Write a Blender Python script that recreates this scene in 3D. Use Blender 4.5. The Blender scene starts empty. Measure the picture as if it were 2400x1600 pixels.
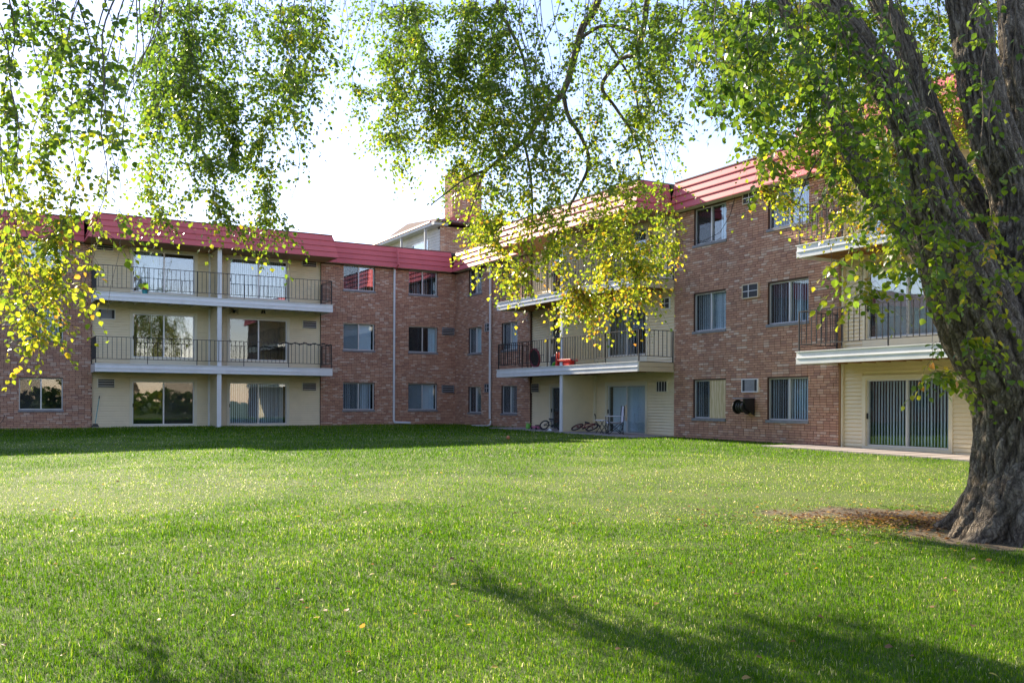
import bpy, math, random
import numpy as np
from mathutils import Vector, Matrix, noise

# ------------------------------------------------------------------ camera, light, exposure
scene = bpy.context.scene
COL = scene.collection
F_PX, CX, HY, ROLL = 2180.0, 1200.0, 943.0, 0.0045
CAM = Vector((0, 0, 1.5))
cd = bpy.data.cameras.new('camera'); cam = bpy.data.objects.new('camera', cd); COL.objects.link(cam)
cam.location = CAM
cam.rotation_euler = (math.pi / 2, -ROLL, 0)
cd.sensor_width = 36; cd.lens = 36 * F_PX / 2400; cd.shift_y = (HY - 800) / 2400
cd.clip_start = 0.05; cd.clip_end = 3000
scene.camera = cam

SUN_EL = math.radians(26.0)
SUN_AZ = math.radians(-37.0)                      # clockwise from +Y
to_sun = Vector((math.sin(SUN_AZ) * math.cos(SUN_EL), math.cos(SUN_AZ) * math.cos(SUN_EL), math.sin(SUN_EL)))
world = bpy.data.worlds.new('World'); scene.world = world; world.use_nodes = True
wn = world.node_tree; bg = wn.nodes['Background']
sky = wn.nodes.new('ShaderNodeTexSky'); sky.sky_type = 'NISHITA'; sky.sun_disc = False
sky.sun_elevation = SUN_EL; sky.sun_rotation = SUN_AZ
sky.air_density = 1.15; sky.dust_density = 0.1; sky.ozone_density = 2.2; sky.altitude = 200
tint = wn.nodes.new('ShaderNodeMix'); tint.data_type = 'RGBA'; tint.blend_type = 'MULTIPLY'; tint.inputs[0].default_value = 1.0; tint.inputs[7].default_value = (1.06, 0.88, 0.93, 1)
wn.links.new(sky.outputs[0], tint.inputs[6]); wn.links.new(tint.outputs[2], bg.inputs[0]); bg.inputs[1].default_value = 0.12
sl = bpy.data.lights.new('sun', 'SUN'); sl.energy = 5.0; sl.angle = math.radians(0.53); sl.color = (1.0, 0.88, 0.68)
so = bpy.data.objects.new('sun', sl); COL.objects.link(so); so.rotation_euler = (-to_sun).to_track_quat('-Z', 'Y').to_euler()
so.location = (0, 0, 30)
scene.view_settings.view_transform = 'Standard'; scene.view_settings.look = 'None'
scene.view_settings.exposure = 1.54; scene.view_settings.gamma = 1.0
scene.view_settings.use_curve_mapping = False
scene.render.engine = 'CYCLES'
scene.cycles.max_bounces = 8; scene.cycles.transparent_max_bounces = 16; scene.cycles.transmission_bounces = 4
scene.cycles.sample_clamp_indirect = 6
scene.cycles.use_denoising = True

R = random.Random(7)
NR = np.random.default_rng(11)

# ------------------------------------------------------------------ helpers
def G(x, y):
    """height of the lawn: it rises gently from the viewer to the building"""
    t = max(0.0, y - 4.0)
    return 0.55 * (1 - math.exp(-t / 14.0)) + 0.012 * math.sin(x * .7 + y * .3) * min(1, t / 4)

def ray(px, py):
    """direction through a pixel of the 2400x1600 photograph"""
    dx, dy = px - CX, py - HY
    return Vector(((dx + ROLL * dy) / F_PX, 1.0, -(dy - ROLL * dx) / F_PX))

def at(px, py, depth):
    return CAM + ray(px, py) * depth

class Frame:
    """wall frame: x along the wall (to the right seen from outside), y into the building, z up"""
    def __init__(s, x, y, o):
        s.x, s.y, s.o = Vector((x[0], x[1], 0)), Vector((y[0], y[1], 0)), Vector((o[0], o[1], 0))
        s.M = Matrix(((x[0], y[0], 0, o[0]), (x[1], y[1], 0, o[1]), (0, 0, 1, 0), (0, 0, 0, 1)))
    def hit(s, px, py=943.0, y=0.0):
        d = ray(px, py); n = s.y
        t = (y - (CAM - s.o).dot(n)) / d.dot(n)
        p = CAM + d * t
        return ((p - s.o).dot(s.x), p.z)
    def u(s, px, y=0.0):
        return s.hit(px, 943.0, y)[0]
    def w(s, px, py, y=0.0):
        return s.hit(px, py, y)[1]

W = {}
def link(o, M, parent=None):
    COL.objects.link(o)
    o.matrix_basis = M
    if parent is not None:
        o.parent = parent; o.matrix_parent_inverse = W[parent.name].inverted()
    W[o.name] = M.copy()
    return o

class MB:
    def __init__(s):
        s.v = []; s.f = []; s.m = []
    def add(s, vs, fs, m=0):
        b = len(s.v); s.v += [tuple(p) for p in vs]; s.f += [tuple(i + b for i in f) for f in fs]; s.m += [m] * len(fs)
        return s
    def box(s, x0, x1, y0, y1, z0, z1, m=0):
        return s.add([(x0, y0, z0), (x1, y0, z0), (x1, y1, z0), (x0, y1, z0), (x0, y0, z1), (x1, y0, z1), (x1, y1, z1), (x0, y1, z1)],
                     [(0, 3, 2, 1), (4, 5, 6, 7), (0, 1, 5, 4), (1, 2, 6, 5), (2, 3, 7, 6), (3, 0, 4, 7)], m)
    def prism(s, prof, x0, x1, m=0):
        """profile of (y, z) points swept from x0 to x1 (x0/x1 may be lists, one value per point)"""
        n = len(prof)
        a = x0 if isinstance(x0, (list, tuple)) else [x0] * n
        b = x1 if isinstance(x1, (list, tuple)) else [x1] * n
        vs = [(a[i], prof[i][0], prof[i][1]) for i in range(n)] + [(b[i], prof[i][0], prof[i][1]) for i in range(n)]
        fs = [tuple(range(n)), tuple(range(2 * n - 1, n - 1, -1))]
        fs += [(i, i + n, (i + 1) % n + n, (i + 1) % n) for i in range(n)]
        return s.add(vs, fs, m)
    def tube(s, pts, r, n=8, m=0, cap=True):
        pts = [Vector(p) for p in pts]
        rs = list(r) if isinstance(r, (list, tuple)) else [r] * len(pts)
        vs = []; fs = []
        t0 = (pts[1] - pts[0]).normalized()
        up = Vector((0, 0, 1)) if abs(t0.z) < .9 else Vector((1, 0, 0))
        a = t0.cross(up).normalized()
        for i, p in enumerate(pts):
            t = (pts[min(i + 1, len(pts) - 1)] - pts[max(i - 1, 0)])
            t = t.normalized() if t.length > 1e-9 else t0
            a = (a - t * a.dot(t)); a = a.normalized() if a.length > 1e-6 else t.orthogonal().normalized()
            b = t.cross(a)
            for k in range(n):
                q = 2 * math.pi * k / n
                vs.append(p + (a * math.cos(q) + b * math.sin(q)) * rs[i])
        for i in range(len(pts) - 1):
            for k in range(n):
                k2 = (k + 1) % n
                fs.append((i * n + k, i * n + k2, (i + 1) * n + k2, (i + 1) * n + k))
        if cap:
            fs.append(tuple(range(n - 1, -1, -1))); fs.append(tuple((len(pts) - 1) * n + k for k in range(n)))
        return s.add(vs, fs, m)
    def torus(s, c, ax, R_, r, n=28, k=6, m=0):
        c = Vector(c); ax = Vector(ax).normalized(); a = ax.orthogonal().normalized(); b = ax.cross(a)
        vs = []; fs = []
        for i in range(n):
            q = 2 * math.pi * i / n; d = a * math.cos(q) + b * math.sin(q)
            for j in range(k):
                w = 2 * math.pi * j / k
                vs.append(c + d * (R_ + r * math.cos(w)) + ax * r * math.sin(w))
        for i in range(n):
            for j in range(k):
                fs.append((i * k + j, ((i + 1) % n) * k + j, ((i + 1) % n) * k + (j + 1) % k, i * k + (j + 1) % k))
        return s.add(vs, fs, m)
    def lathe(s, prof, n=20, c=(0, 0, 0), m=0):
        vs = []; fs = []
        for (r, z) in prof:
            for k in range(n):
                q = 2 * math.pi * k / n; vs.append((c[0] + r * math.cos(q), c[1] + r * math.sin(q), c[2] + z))
        for i in range(len(prof) - 1):
            for k in range(n):
                fs.append((i * n + k, i * n + (k + 1) % n, (i + 1) * n + (k + 1) % n, (i + 1) * n + k))
        fs.append(tuple(range(n - 1, -1, -1))); fs.append(tuple((len(prof) - 1) * n + k for k in range(n)))
        return s.add(vs, fs, m)
    def build(s, name, mat, parent=None, M=None, smooth=False, org=None, bevel=0):
        M = M or Matrix()
        v = np.array([tuple(p) for p in s.v], dtype=float)
        if org is None:
            lo, hi = v.min(0), v.max(0); org = ((lo[0] + hi[0]) / 2, (lo[1] + hi[1]) / 2, lo[2])
        v = v - np.array(org)
        me = bpy.data.meshes.new(name)
        me.from_pydata(v.tolist(), [], s.f)
        mats = mat if isinstance(mat, (list, tuple)) else [mat]
        for q in mats: me.materials.append(q)
        if len(mats) > 1: me.polygons.foreach_set('material_index', s.m)
        if smooth: me.polygons.foreach_set('use_smooth', [True] * len(s.f))
        o = bpy.data.objects.new(name, me)
        link(o, M @ Matrix.Translation(org), parent)
        if bevel:
            b = o.modifiers.new('bevel', 'BEVEL'); b.width = bevel; b.segments = 2; b.limit_method = 'ANGLE'
        return o

def empty(name, loc, rz=0, parent=None):
    o = bpy.data.objects.new(name, None); o.empty_display_size = .2
    return link(o, Matrix.Translation(loc) @ Matrix.Rotation(rz, 4, 'Z'), parent)

def tag(o, label=None, cat=None, group=None, kind=None):
    if label: o['label'] = label
    if cat: o['category'] = cat
    if group: o['group'] = group
    if kind: o['kind'] = kind
    return o

def inst(src_mesh, name, M, parent):
    o = bpy.data.objects.new(name, src_mesh)
    return link(o, M, parent)

# ------------------------------------------------------------------ materials
def nt(name):
    m = bpy.data.materials.new(name); m.use_nodes = True
    t = m.node_tree; b = t.nodes['Principled BSDF']
    return m, t, b

def N(t, kind, **kw):
    n = t.nodes.new(kind)
    for k, v in kw.items(): setattr(n, k, v)
    return n

def noise_node(t, scale, detail=4, rough=.55, vec=None, stretch=None):
    n = N(t, 'ShaderNodeTexNoise'); n.inputs['Scale'].default_value = scale; n.inputs['Detail'].default_value = detail; n.inputs['Roughness'].default_value = rough
    if vec is None:
        g = N(t, 'ShaderNodeNewGeometry'); vec = g.outputs['Position']
    if stretch:
        mp = N(t, 'ShaderNodeMapping'); mp.inputs['Scale'].default_value = stretch; t.links.new(vec, mp.inputs[0]); vec = mp.outputs[0]
    t.links.new(vec, n.inputs['Vector'])
    return n.outputs['Fac']

def ramp(t, fac, stops):
    r = N(t, 'ShaderNodeValToRGB'); e = r.color_ramp.elements
    while len(e) < len(stops): e.new(.5)
    for i, (p, c) in enumerate(stops):
        e[i].position = p; e[i].color = (c[0], c[1], c[2], 1)
    t.links.new(fac, r.inputs[0]); return r.outputs[0]

def mixc(t, a, b, fac, mode='MIX'):
    m = N(t, 'ShaderNodeMix', data_type='RGBA', blend_type=mode)
    for s, v in ((m.inputs[0], fac), (m.inputs[6], a), (m.inputs[7], b)):
        if isinstance(v, (int, float)): s.default_value = v
        elif isinstance(v, tuple): s.default_value = (v[0], v[1], v[2], 1)
        else: t.links.new(v, s)
    return m.outputs[2]

def bump(t, b, h, strength=.3, dist=.01):
    n = N(t, 'ShaderNodeBump'); n.inputs['Strength'].default_value = strength; n.inputs['Distance'].default_value = dist
    t.links.new(h, n.inputs['Height']); t.links.new(n.outputs[0], b.inputs['Normal'])

def paint(name, col, rough=.5, var=.12, metal=0, scale=6, dirt=.15, bmp=.1, spec=.5):
    """painted or plain surface: slight mottling, faint grime, fine relief"""
    m, t, b = nt(name)
    f = noise_node(t, scale, 5)
    c = mixc(t, tuple(x * (1 - var) for x in col), tuple(min(1, x * (1 + var)) for x in col), f)
    d = noise_node(t, scale * .35, 6, .7)
    dr = ramp(t, d, [(.45, (0, 0, 0)), (.75, (dirt, dirt, dirt))])
    c = mixc(t, c, tuple(x * .45 for x in col), dr)
    t.links.new(c, b.inputs['Base Color'])
    b.inputs['Roughness'].default_value = rough; b.inputs['Metallic'].default_value = metal
    b.inputs['Specular IOR Level'].default_value = spec
    if bmp: bump(t, b, noise_node(t, scale * 12, 3), bmp, .004)
    return m

def brick_mat(name, per_object):
    m, t, b = nt(name)
    if per_object:
        oi = N(t, 'ShaderNodeObjectInfo'); rnd = oi.outputs['Random']
    else:
        at_ = N(t, 'ShaderNodeAttribute'); at_.attribute_name = 'tone'; rnd = at_.outputs['Fac']
    c = ramp(t, rnd, [(0, (.38, .21, .155)), (.12, (.46, .24, .16)), (.45, (.54, .295, .19)), (.75, (.58, .335, .22)), (.9, (.62, .42, .31)), (1, (.70, .54, .42))])
    n1 = noise_node(t, 28, 4)
    c = mixc(t, c, (.24, .13, .1), ramp(t, n1, [(.5, (0, 0, 0)), (.8, (.45, .45, .45))]))
    n2 = noise_node(t, .55, 5, .7)
    c = mixc(t, c, (.2, .13, .11), ramp(t, n2, [(.5, (0, 0, 0)), (.78, (.5, .5, .5))]))
    n3 = noise_node(t, 2.2, 5, .75, stretch=(1, 1, .22))
    c = mixc(t, c, (.17, .115, .10), ramp(t, n3, [(.58, (0, 0, 0)), (.8, (.6, .6, .6))]))
    t.links.new(c, b.inputs['Base Color']); b.inputs['Roughness'].default_value = .88
    bump(t, b, noise_node(t, 90, 4), .5, .004)
    return m

MAT = {}
MAT['brick'] = brick_mat('brick_fired', False)
MAT['brick_obj'] = brick_mat('brick_fired_single', True)
MAT['mortar'] = paint('mortar', (.10, .06, .05), .95, .2, scale=9)
MAT['siding'] = paint('cream_siding', (.80, .69, .47), .55, .05, scale=3, dirt=.22, bmp=.05)
MAT['trim'] = paint('cream_trim', (.72, .66, .50), .5, .05, scale=4, dirt=.1)
MAT['white'] = paint('white_paint', (.78, .78, .77), .45, .04, scale=3, dirt=.28)
MAT['alu'] = paint('pale_aluminium', (.62, .62, .62), .4, .05, metal=.3, scale=5)
MAT['tan'] = paint('tan_fascia', (.60, .50, .35), .55, .04, scale=4)
MAT['roofred'] = paint('red_metal_roof', (.60, .145, .155), .6, .10, scale=1.6, dirt=.28, bmp=.03, spec=.2)
MAT['roofedge'] = paint('dark_roof_edge', (.16, .07, .07), .6)
MAT['iron'] = paint('black_iron', (.018, .017, .018), .45, .2, scale=30)
MAT['sill'] = paint('grey_stone_sill', (.24, .24, .25), .8, .25, scale=14, dirt=.4)
MAT['wood'] = paint('brown_joist', (.30, .155, .06), .7, .2, scale=10)
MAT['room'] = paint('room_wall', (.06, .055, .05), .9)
MAT['screen'] = None
MAT['blind'] = paint('blind_vinyl', (.80, .82, .85), .5, .04, scale=8, dirt=.05)
MAT['curtain'] = paint('curtain_cloth', (.82, .84, .86), .8, .06, scale=3)
MAT['pipe'] = paint('white_pipe', (.66, .68, .70), .4, .04, scale=5)
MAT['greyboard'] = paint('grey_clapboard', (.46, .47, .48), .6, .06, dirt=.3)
MAT['flat'] = paint('flat_roof', (.12, .11, .10), .9)
MAT['dark'] = paint('dark_grille', (.03, .03, .032), .6)
MAT['patio'] = paint('concrete_patio', (.36, .31, .29), .9, .15, scale=5, dirt=.35)

def ply():
    m, t, b = nt('plywood')
    w = N(t, 'ShaderNodeTexWave', wave_type='BANDS', bands_direction='X'); g = N(t, 'ShaderNodeNewGeometry')
    mp = N(t, 'ShaderNodeMapping'); mp.inputs['Scale'].default_value = (1, 1, .22); t.links.new(g.outputs['Position'], mp.inputs[0]); t.links.new(mp.outputs[0], w.inputs[0])
    w.inputs['Scale'].default_value = 5; w.inputs['Distortion'].default_value = 9; w.inputs['Detail'].default_value = 2; w.inputs['Detail Scale'].default_value = 1.3
    c = ramp(t, w.outputs['Fac'], [(0, (.50, .38, .20)), (.6, (.60, .48, .28)), (1, (.66, .54, .34))])
    t.links.new(c, b.inputs['Base Color']); b.inputs['Roughness'].default_value = .7
    return m
MAT['ply'] = ply()

def glass(name, tint=.93, refl=.07, col=(.9, .97, 1.0), wob=.02):
    m = bpy.data.materials.new(name); m.use_nodes = True; t = m.node_tree
    for n in list(t.nodes): t.nodes.remove(n)
    out = N(t, 'ShaderNodeOutputMaterial'); tr = N(t, 'ShaderNodeBsdfTransparent'); gl = N(t, 'ShaderNodeBsdfGlossy'); mx = N(t, 'ShaderNodeMixShader')
    tr.inputs[0].default_value = (tint * col[0], tint * col[1], tint * col[2], 1)
    gl.inputs['Roughness'].default_value = .015; gl.inputs['Color'].default_value = (.95, .97, 1, 1)
    fr = N(t, 'ShaderNodeLayerWeight'); pw = N(t, 'ShaderNodeMath', operation='POWER'); pw.inputs[1].default_value = 4.0; t.links.new(fr.outputs['Facing'], pw.inputs[0])
    ad = N(t, 'ShaderNodeMath', operation='ADD'); ad.inputs[1].default_value = refl; ad.use_clamp = True
    t.links.new(pw.outputs[0], ad.inputs[0]); t.links.new(ad.outputs[0], mx.inputs[0])
    t.links.new(tr.outputs[0], mx.inputs[1]); t.links.new(gl.outputs[0], mx.inputs[2]); t.links.new(mx.outputs[0], out.inputs[0])
    bp = N(t, 'ShaderNodeBump'); bp.inputs['Strength'].default_value = wob; bp.inputs['Distance'].default_value = .05
    t.links.new(noise_node(t, 1.6, 2), bp.inputs['Height']); t.links.new(bp.outputs[0], gl.inputs['Normal'])
    return m
MAT['glass'] = glass('window_glass')
MAT['glass_mirror'] = glass('bright_window_glass', .85, .15)
def screen():
    m = bpy.data.materials.new('insect_screen'); m.use_nodes = True; t = m.node_tree
    b = t.nodes['Principled BSDF']; b.inputs['Base Color'].default_value = (.03, .032, .035, 1); b.inputs['Roughness'].default_value = .6
    b.inputs['Alpha'].default_value = .38
    return m
MAT['screen'] = screen()

def bark():
    m, t, b = nt('elm_bark')
    a = noise_node(t, 7, 8, .65, stretch=(1, 1, .22))
    a2 = noise_node(t, 26, 6, .7, stretch=(1, 1, .3))
    at_ = N(t, 'ShaderNodeAttribute'); at_.attribute_name = 'ridge'
    mx = N(t, 'ShaderNodeMath', operation='MULTIPLY_ADD'); t.links.new(at_.outputs['Fac'], mx.inputs[0]); mx.inputs[1].default_value = .55
    t.links.new(a2, mx.inputs[2])
    fine = noise_node(t, 70, 6, .8, stretch=(1, 1, .25))
    c = ramp(t, mx.outputs[0], [(.40, (.03, .021, .014)), (.58, (.15, .11, .078)), (.8, (.31, .245, .18)), (1.0, (.44, .365, .28))])
    c = mixc(t, c, (.06, .055, .03), ramp(t, a, [(.52, (0, 0, 0)), (.75, (.4, .4, .4))]))
    t.links.new(c, b.inputs['Base Color']); b.inputs['Roughness'].default_value = .92
    g = N(t, 'ShaderNodeNewGeometry'); mp = N(t, 'ShaderNodeMapping'); mp.inputs['Scale'].default_value = (1, 1, .11)
    wn2 = N(t, 'ShaderNodeTexNoise'); wn2.inputs['Scale'].default_value = 9; t.links.new(g.outputs['Position'], wn2.inputs['Vector'])
    va = N(t, 'ShaderNodeVectorMath', operation='MULTIPLY_ADD'); va.inputs[1].default_value = (.16, .16, .5); t.links.new(wn2.outputs['Color'], va.inputs[0]); t.links.new(g.outputs['Position'], va.inputs[2])
    t.links.new(va.outputs[0], mp.inputs[0]); vo = N(t, 'ShaderNodeTexVoronoi', feature='DISTANCE_TO_EDGE'); vo.inputs['Scale'].default_value = 24; t.links.new(mp.outputs[0], vo.inputs['Vector'])
    cr = ramp(t, vo.outputs['Distance'], [(0, (.35, .35, .35)), (.16, (.75, .75, .75)), (.4, (1, 1, 1))])
    c = mixc(t, (.022, .016, .011), c, cr)
    t.links.new(c, b.inputs['Base Color'])
    crb = N(t, 'ShaderNodeMath', operation='MULTIPLY_ADD'); t.links.new(cr, crb.inputs[0]); crb.inputs[1].default_value = .9; t.links.new(a2, crb.inputs[2]); a2 = crb.outputs[0]
    hb = N(t, 'ShaderNodeMath', operation='ADD'); t.links.new(a2, hb.inputs[0]); t.links.new(fine, hb.inputs[1])
    bump(t, b, hb.outputs[0], 1.0, .035)
    return m
MAT['bark'] = bark()
MAT['twig'] = paint('twig_bark', (.13, .10, .075), .9, .3, scale=30)

def leafmat(name, per_object, stops, trans=.55, rough=.38):
    m = bpy.data.materials.new(name); m.use_nodes = True; t = m.node_tree
    b = t.nodes['Principled BSDF']; out = t.nodes['Material Output']
    if per_object:
        oi = N(t, 'ShaderNodeAttribute', attribute_type='OBJECT'); oi.attribute_name = 'tone'; rnd = oi.outputs['Fac']
    else:
        a = N(t, 'ShaderNodeAttribute'); a.attribute_name = 'tone'; rnd = a.outputs['Fac']
    c = ramp(t, rnd, stops)
    n = noise_node(t, 60, 3)
    c = mixc(t, c, (.16, .13, .02), ramp(t, n, [(.55, (0, 0, 0)), (.85, (.35, .35, .35))]))
    t.links.new(c, b.inputs['Base Color']); b.inputs['Roughness'].default_value = rough; b.inputs['Specular IOR Level'].default_value = .6
    tr = N(t, 'ShaderNodeBsdfTranslucent')
    hs = N(t, 'ShaderNodeHueSaturation'); hs.inputs['Saturation'].default_value = 1.02; hs.inputs['Value'].default_value = 2.7
    t.links.new(c, hs.inputs['Color']); t.links.new(hs.outputs[0], tr.inputs[0])
    mx = N(t, 'ShaderNodeMixShader'); mx.inputs[0].default_value = trans
    t.links.new(b.outputs[0], mx.inputs[1]); t.links.new(tr.outputs[0], mx.inputs[2]); t.links.new(mx.outputs[0], out.inputs[0])
    return m
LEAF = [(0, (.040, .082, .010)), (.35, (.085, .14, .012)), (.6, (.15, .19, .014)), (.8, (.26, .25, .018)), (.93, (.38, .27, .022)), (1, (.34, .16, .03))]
MAT['leaf'] = leafmat('elm_leaf', False, LEAF)
MAT['leaf_obj'] = leafmat('elm_leaf_single', True, LEAF)

# ------------------------------------------------------------------ wall frames
def unit(deg): return math.cos(math.radians(deg)), math.sin(math.radians(deg))
ca, sa = unit(30.2); cb, sb = unit(29.4)
nA = (sa, -ca); nB = (-cb, -sb); kA, kB = -38.16, -18.65
det = nA[0] * nB[1] - nA[1] * nB[0]
C0 = ((kA * nB[1] - nA[1] * kB) / det, (nA[0] * kB - kA * nB[0]) / det)
FA = Frame((ca, sa), (-sa, ca), C0)
FB = Frame((sb, -cb), (cb, sb), C0)
REC = .12                                             # siding lies back from the brick face
FL = {FA: [0.50, 2.87, 5.48], FB: [0.40, 2.78, 5.37]}  # floor levels
WB = {FA: [1.16, 3.74, 6.32], FB: [1.06, 3.67, 6.28]}  # window bottoms
WT = {FA: [2.32, 4.89, 7.385], FB: [2.20, 4.80, 7.37]}
ROOF0, ROOF1 = 7.39, 8.30

bld = empty('apartment_building', (C0[0], C0[1], .45))
tag(bld, 'long three storey brick apartment block with red roof band around the lawn corner', 'building')
NONE = None

def split_rects(u0, u1, w0, w1, ops):
    us = sorted({u0, u1} | {max(u0, min(u1, o[0])) for o in ops} | {max(u0, min(u1, o[1])) for o in ops})
    out = []
    for a, b in zip(us, us[1:]):
        if b - a < 1e-4: continue
        mid = (a + b) / 2
        cuts = sorted([(o[2], o[3]) for o in ops if o[0] < mid < o[1]])
        z = w0
        for c0, c1 in cuts:
            if c0 > z + 1e-4: out.append((a, b, z, c0))
            z = max(z, c1)
        if z < w1 - 1e-4: out.append((a, b, z, w1))
    return out

BRICK_BUDGET = [300]
def brick_wall(fr, u0, u1, w0, w1, ops, single=None, label=None):
    """mortar bed with every brick standing proud of the recessed joints"""
    mb = MB()
    for a, b, c, d in split_rects(u0, u1, w0, w1, ops):
        mb.box(a, b, .013, .26, c, d)
    wall = mb.build('brick_wall', MAT['mortar'], bld, fr.M)
    if label: wall['label'] = label
    CH, BL, J = .0685, .213, .013
    ncr = int((w1 - w0) / CH)
    V = []; T = []; objs = []
    def ok_spans(z0, z1, a, b):
        sp = [(a, b)]
        for o in ops:
            if o[2] < z1 - .012 and o[3] > z0 + .012:
                n2 = []
                for s in sp:
                    if o[1] <= s[0] or o[0] >= s[1]: n2.append(s); continue
                    if o[0] > s[0] + .02: n2.append((s[0], o[0]))
                    if o[1] < s[1] - .02: n2.append((o[1], s[1]))
                sp = n2
        return sp
    for i in range(ncr):
        z = w0 + i * CH
        off = (BL / 2 if i % 2 else 0) + R.uniform(-.012, .012)
        x = u0 - off
        while x < u1:
            ln = BL * (0.5 if R.random() < .05 else 1)
            a, b = max(x, u0), min(x + ln - J, u1)
            if b - a > .03:
                for s in ok_spans(z, z + CH - J, a, b):
                    if s[1] - s[0] < .025: continue
                    t = R.random()
                    y = R.uniform(-.006, .001)
                    if single and single[0] < s[0] and s[1] < single[1] and single[2] < z < single[3] and abs(s[1] - s[0] - (BL - J)) < .003 and BRICK_BUDGET[0] > 0:
                        objs.append((s[0], z, y)); BRICK_BUDGET[0] -= 1
                    else:
                        V.append((s[0], s[1], y, z, z + CH - J)); T.append(t)
            x += ln
    if V:
        A = np.array(V); n = len(A)
        x0, x1, y, z0, z1 = A.T
        y1 = np.full(n, .016)
        co = np.stack([np.stack(p, 1) for p in ((x0, y, z0), (x1, y, z0), (x1, y, z1), (x0, y, z1), (x0, y1, z0), (x1, y1, z0), (x1, y1, z1), (x0, y1, z1))], 1)
        fc = np.array([(0, 1, 2, 3), (1, 5, 6, 2), (4, 0, 3, 7), (3, 2, 6, 7), (4, 5, 1, 0)])
        fa = (fc[None] + (np.arange(n) * 8)[:, None, None]).reshape(-1, 4)
        org = np.array((A[0, 0], 0, A[0, 3]))
        me = bpy.data.meshes.new('brickwork'); me.from_pydata((co.reshape(-1, 3) - org).tolist(), [], fa.tolist())
        me.materials.append(MAT['brick'])
        at_ = me.attributes.new('tone', 'FLOAT', 'FACE'); at_.data.foreach_set('value', np.repeat(np.array(T), 5))
        o = bpy.data.objects.new('brickwork', me); link(o, fr.M @ Matrix.Translation(org), wall); o['kind'] = 'stuff'
    if objs:
        mb = MB(); mb.box(0, BL - J, 0, .014, 0, CH - J)
        me = bpy.data.meshes.new('brick'); me.from_pydata(mb.v, [], mb.f); me.materials.append(MAT['brick_obj'])
        for (a, z, y) in objs: inst(me, 'brick', fr.M @ Matrix.Translation((a, y, z)), wall)
    return wall

BOARD_BUDGET = [300]
def siding_wall(fr, u0, u1, w0, w1, ops, singles=False, y=REC, xf=None, gap=.026):
    """lapped clapboards on a backing sheet"""
    M = fr.M if xf is None else xf
    mb = MB()
    for a, b, c, d in split_rects(u0, u1, w0, w1, ops): mb.box(a, b, y, y + .16, c, d)
    wall = mb.build('siding_wall', MAT['siding'], bld, M)
    E = .096
    n = int((w1 - w0) / E) + 1
    st = MB(); cache = {}
    for i in range(n):
        z0 = w0 + i * E; z1 = min(z0 + E + .004, w1)
        if z1 - z0 < .02: continue
        sp = [(u0, u1)]
        for o in ops:
            if o[2] < z1 - .02 and o[3] > z0 + .02:
                n2 = []
                for s in sp:
                    if o[1] <= s[0] or o[0] >= s[1]: n2.append(s); continue
                    if o[0] > s[0] + .02: n2.append((s[0], o[0]))
                    if o[1] < s[1] - .02: n2.append((o[1], s[1]))
                sp = n2
        for a, b in sp:
            if b - a < .03: continue
            prof = [(y - .036, z0 + gap), (y - .002, z0 + gap + .002), (y - .001, z1), (y - .010, z1), (y - .036, z0 + gap + .008)]
            if singles and BOARD_BUDGET[0] > 0:
                BOARD_BUDGET[0] -= 1
                key = (round(b - a, 3), round(z1 - z0, 3))
                if key not in cache:
                    m2 = MB(); m2.prism([(p[0] - y, p[1] - z0) for p in prof], 0, b - a)
                    me = bpy.data.meshes.new('siding_board'); me.from_pydata(m2.v, [], m2.f); me.materials.append(MAT['siding']); cache[key] = me
                inst(cache[key], 'siding_board', M @ Matrix.Translation((a, y, z0)), wall)
            else:
                st.prism(prof, a, b)
    if st.v:
        o = st.build('clapboards', MAT['siding'], wall, M); o['kind'] = 'stuff'
    return wall

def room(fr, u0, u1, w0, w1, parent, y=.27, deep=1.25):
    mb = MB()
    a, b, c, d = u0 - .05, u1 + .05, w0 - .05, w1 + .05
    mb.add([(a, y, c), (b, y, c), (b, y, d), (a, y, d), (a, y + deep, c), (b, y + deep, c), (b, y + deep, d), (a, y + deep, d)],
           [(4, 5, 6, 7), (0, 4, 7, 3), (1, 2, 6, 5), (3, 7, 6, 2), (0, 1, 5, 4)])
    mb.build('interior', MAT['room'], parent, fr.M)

def slats(fr, u0, u1, w0, w1, y, parent, ang=.5, step=.085, mat='blind', jit=.25):
    mb = MB(); x = u0 + step * .5
    if fr is FB: ang = -ang * .55
    while x < u1 - step * .4:
        q = ang + R.uniform(-jit, jit)
        hw = step * .52; c, s = math.cos(q) * hw, math.sin(q) * hw
        k = R.uniform(-.004, .004)
        mb.add([(x - c, y - s, w0), (x + k, y - .006, w0), (x + c, y + s, w0), (x - c, y - s, w1), (x + k, y - .006, w1), (x + c, y + s, w1)], [(0, 1, 4, 3), (1, 2, 5, 4)])
        x += step
    if mb.v: mb.build('blinds', MAT[mat], parent, fr.M)

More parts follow.
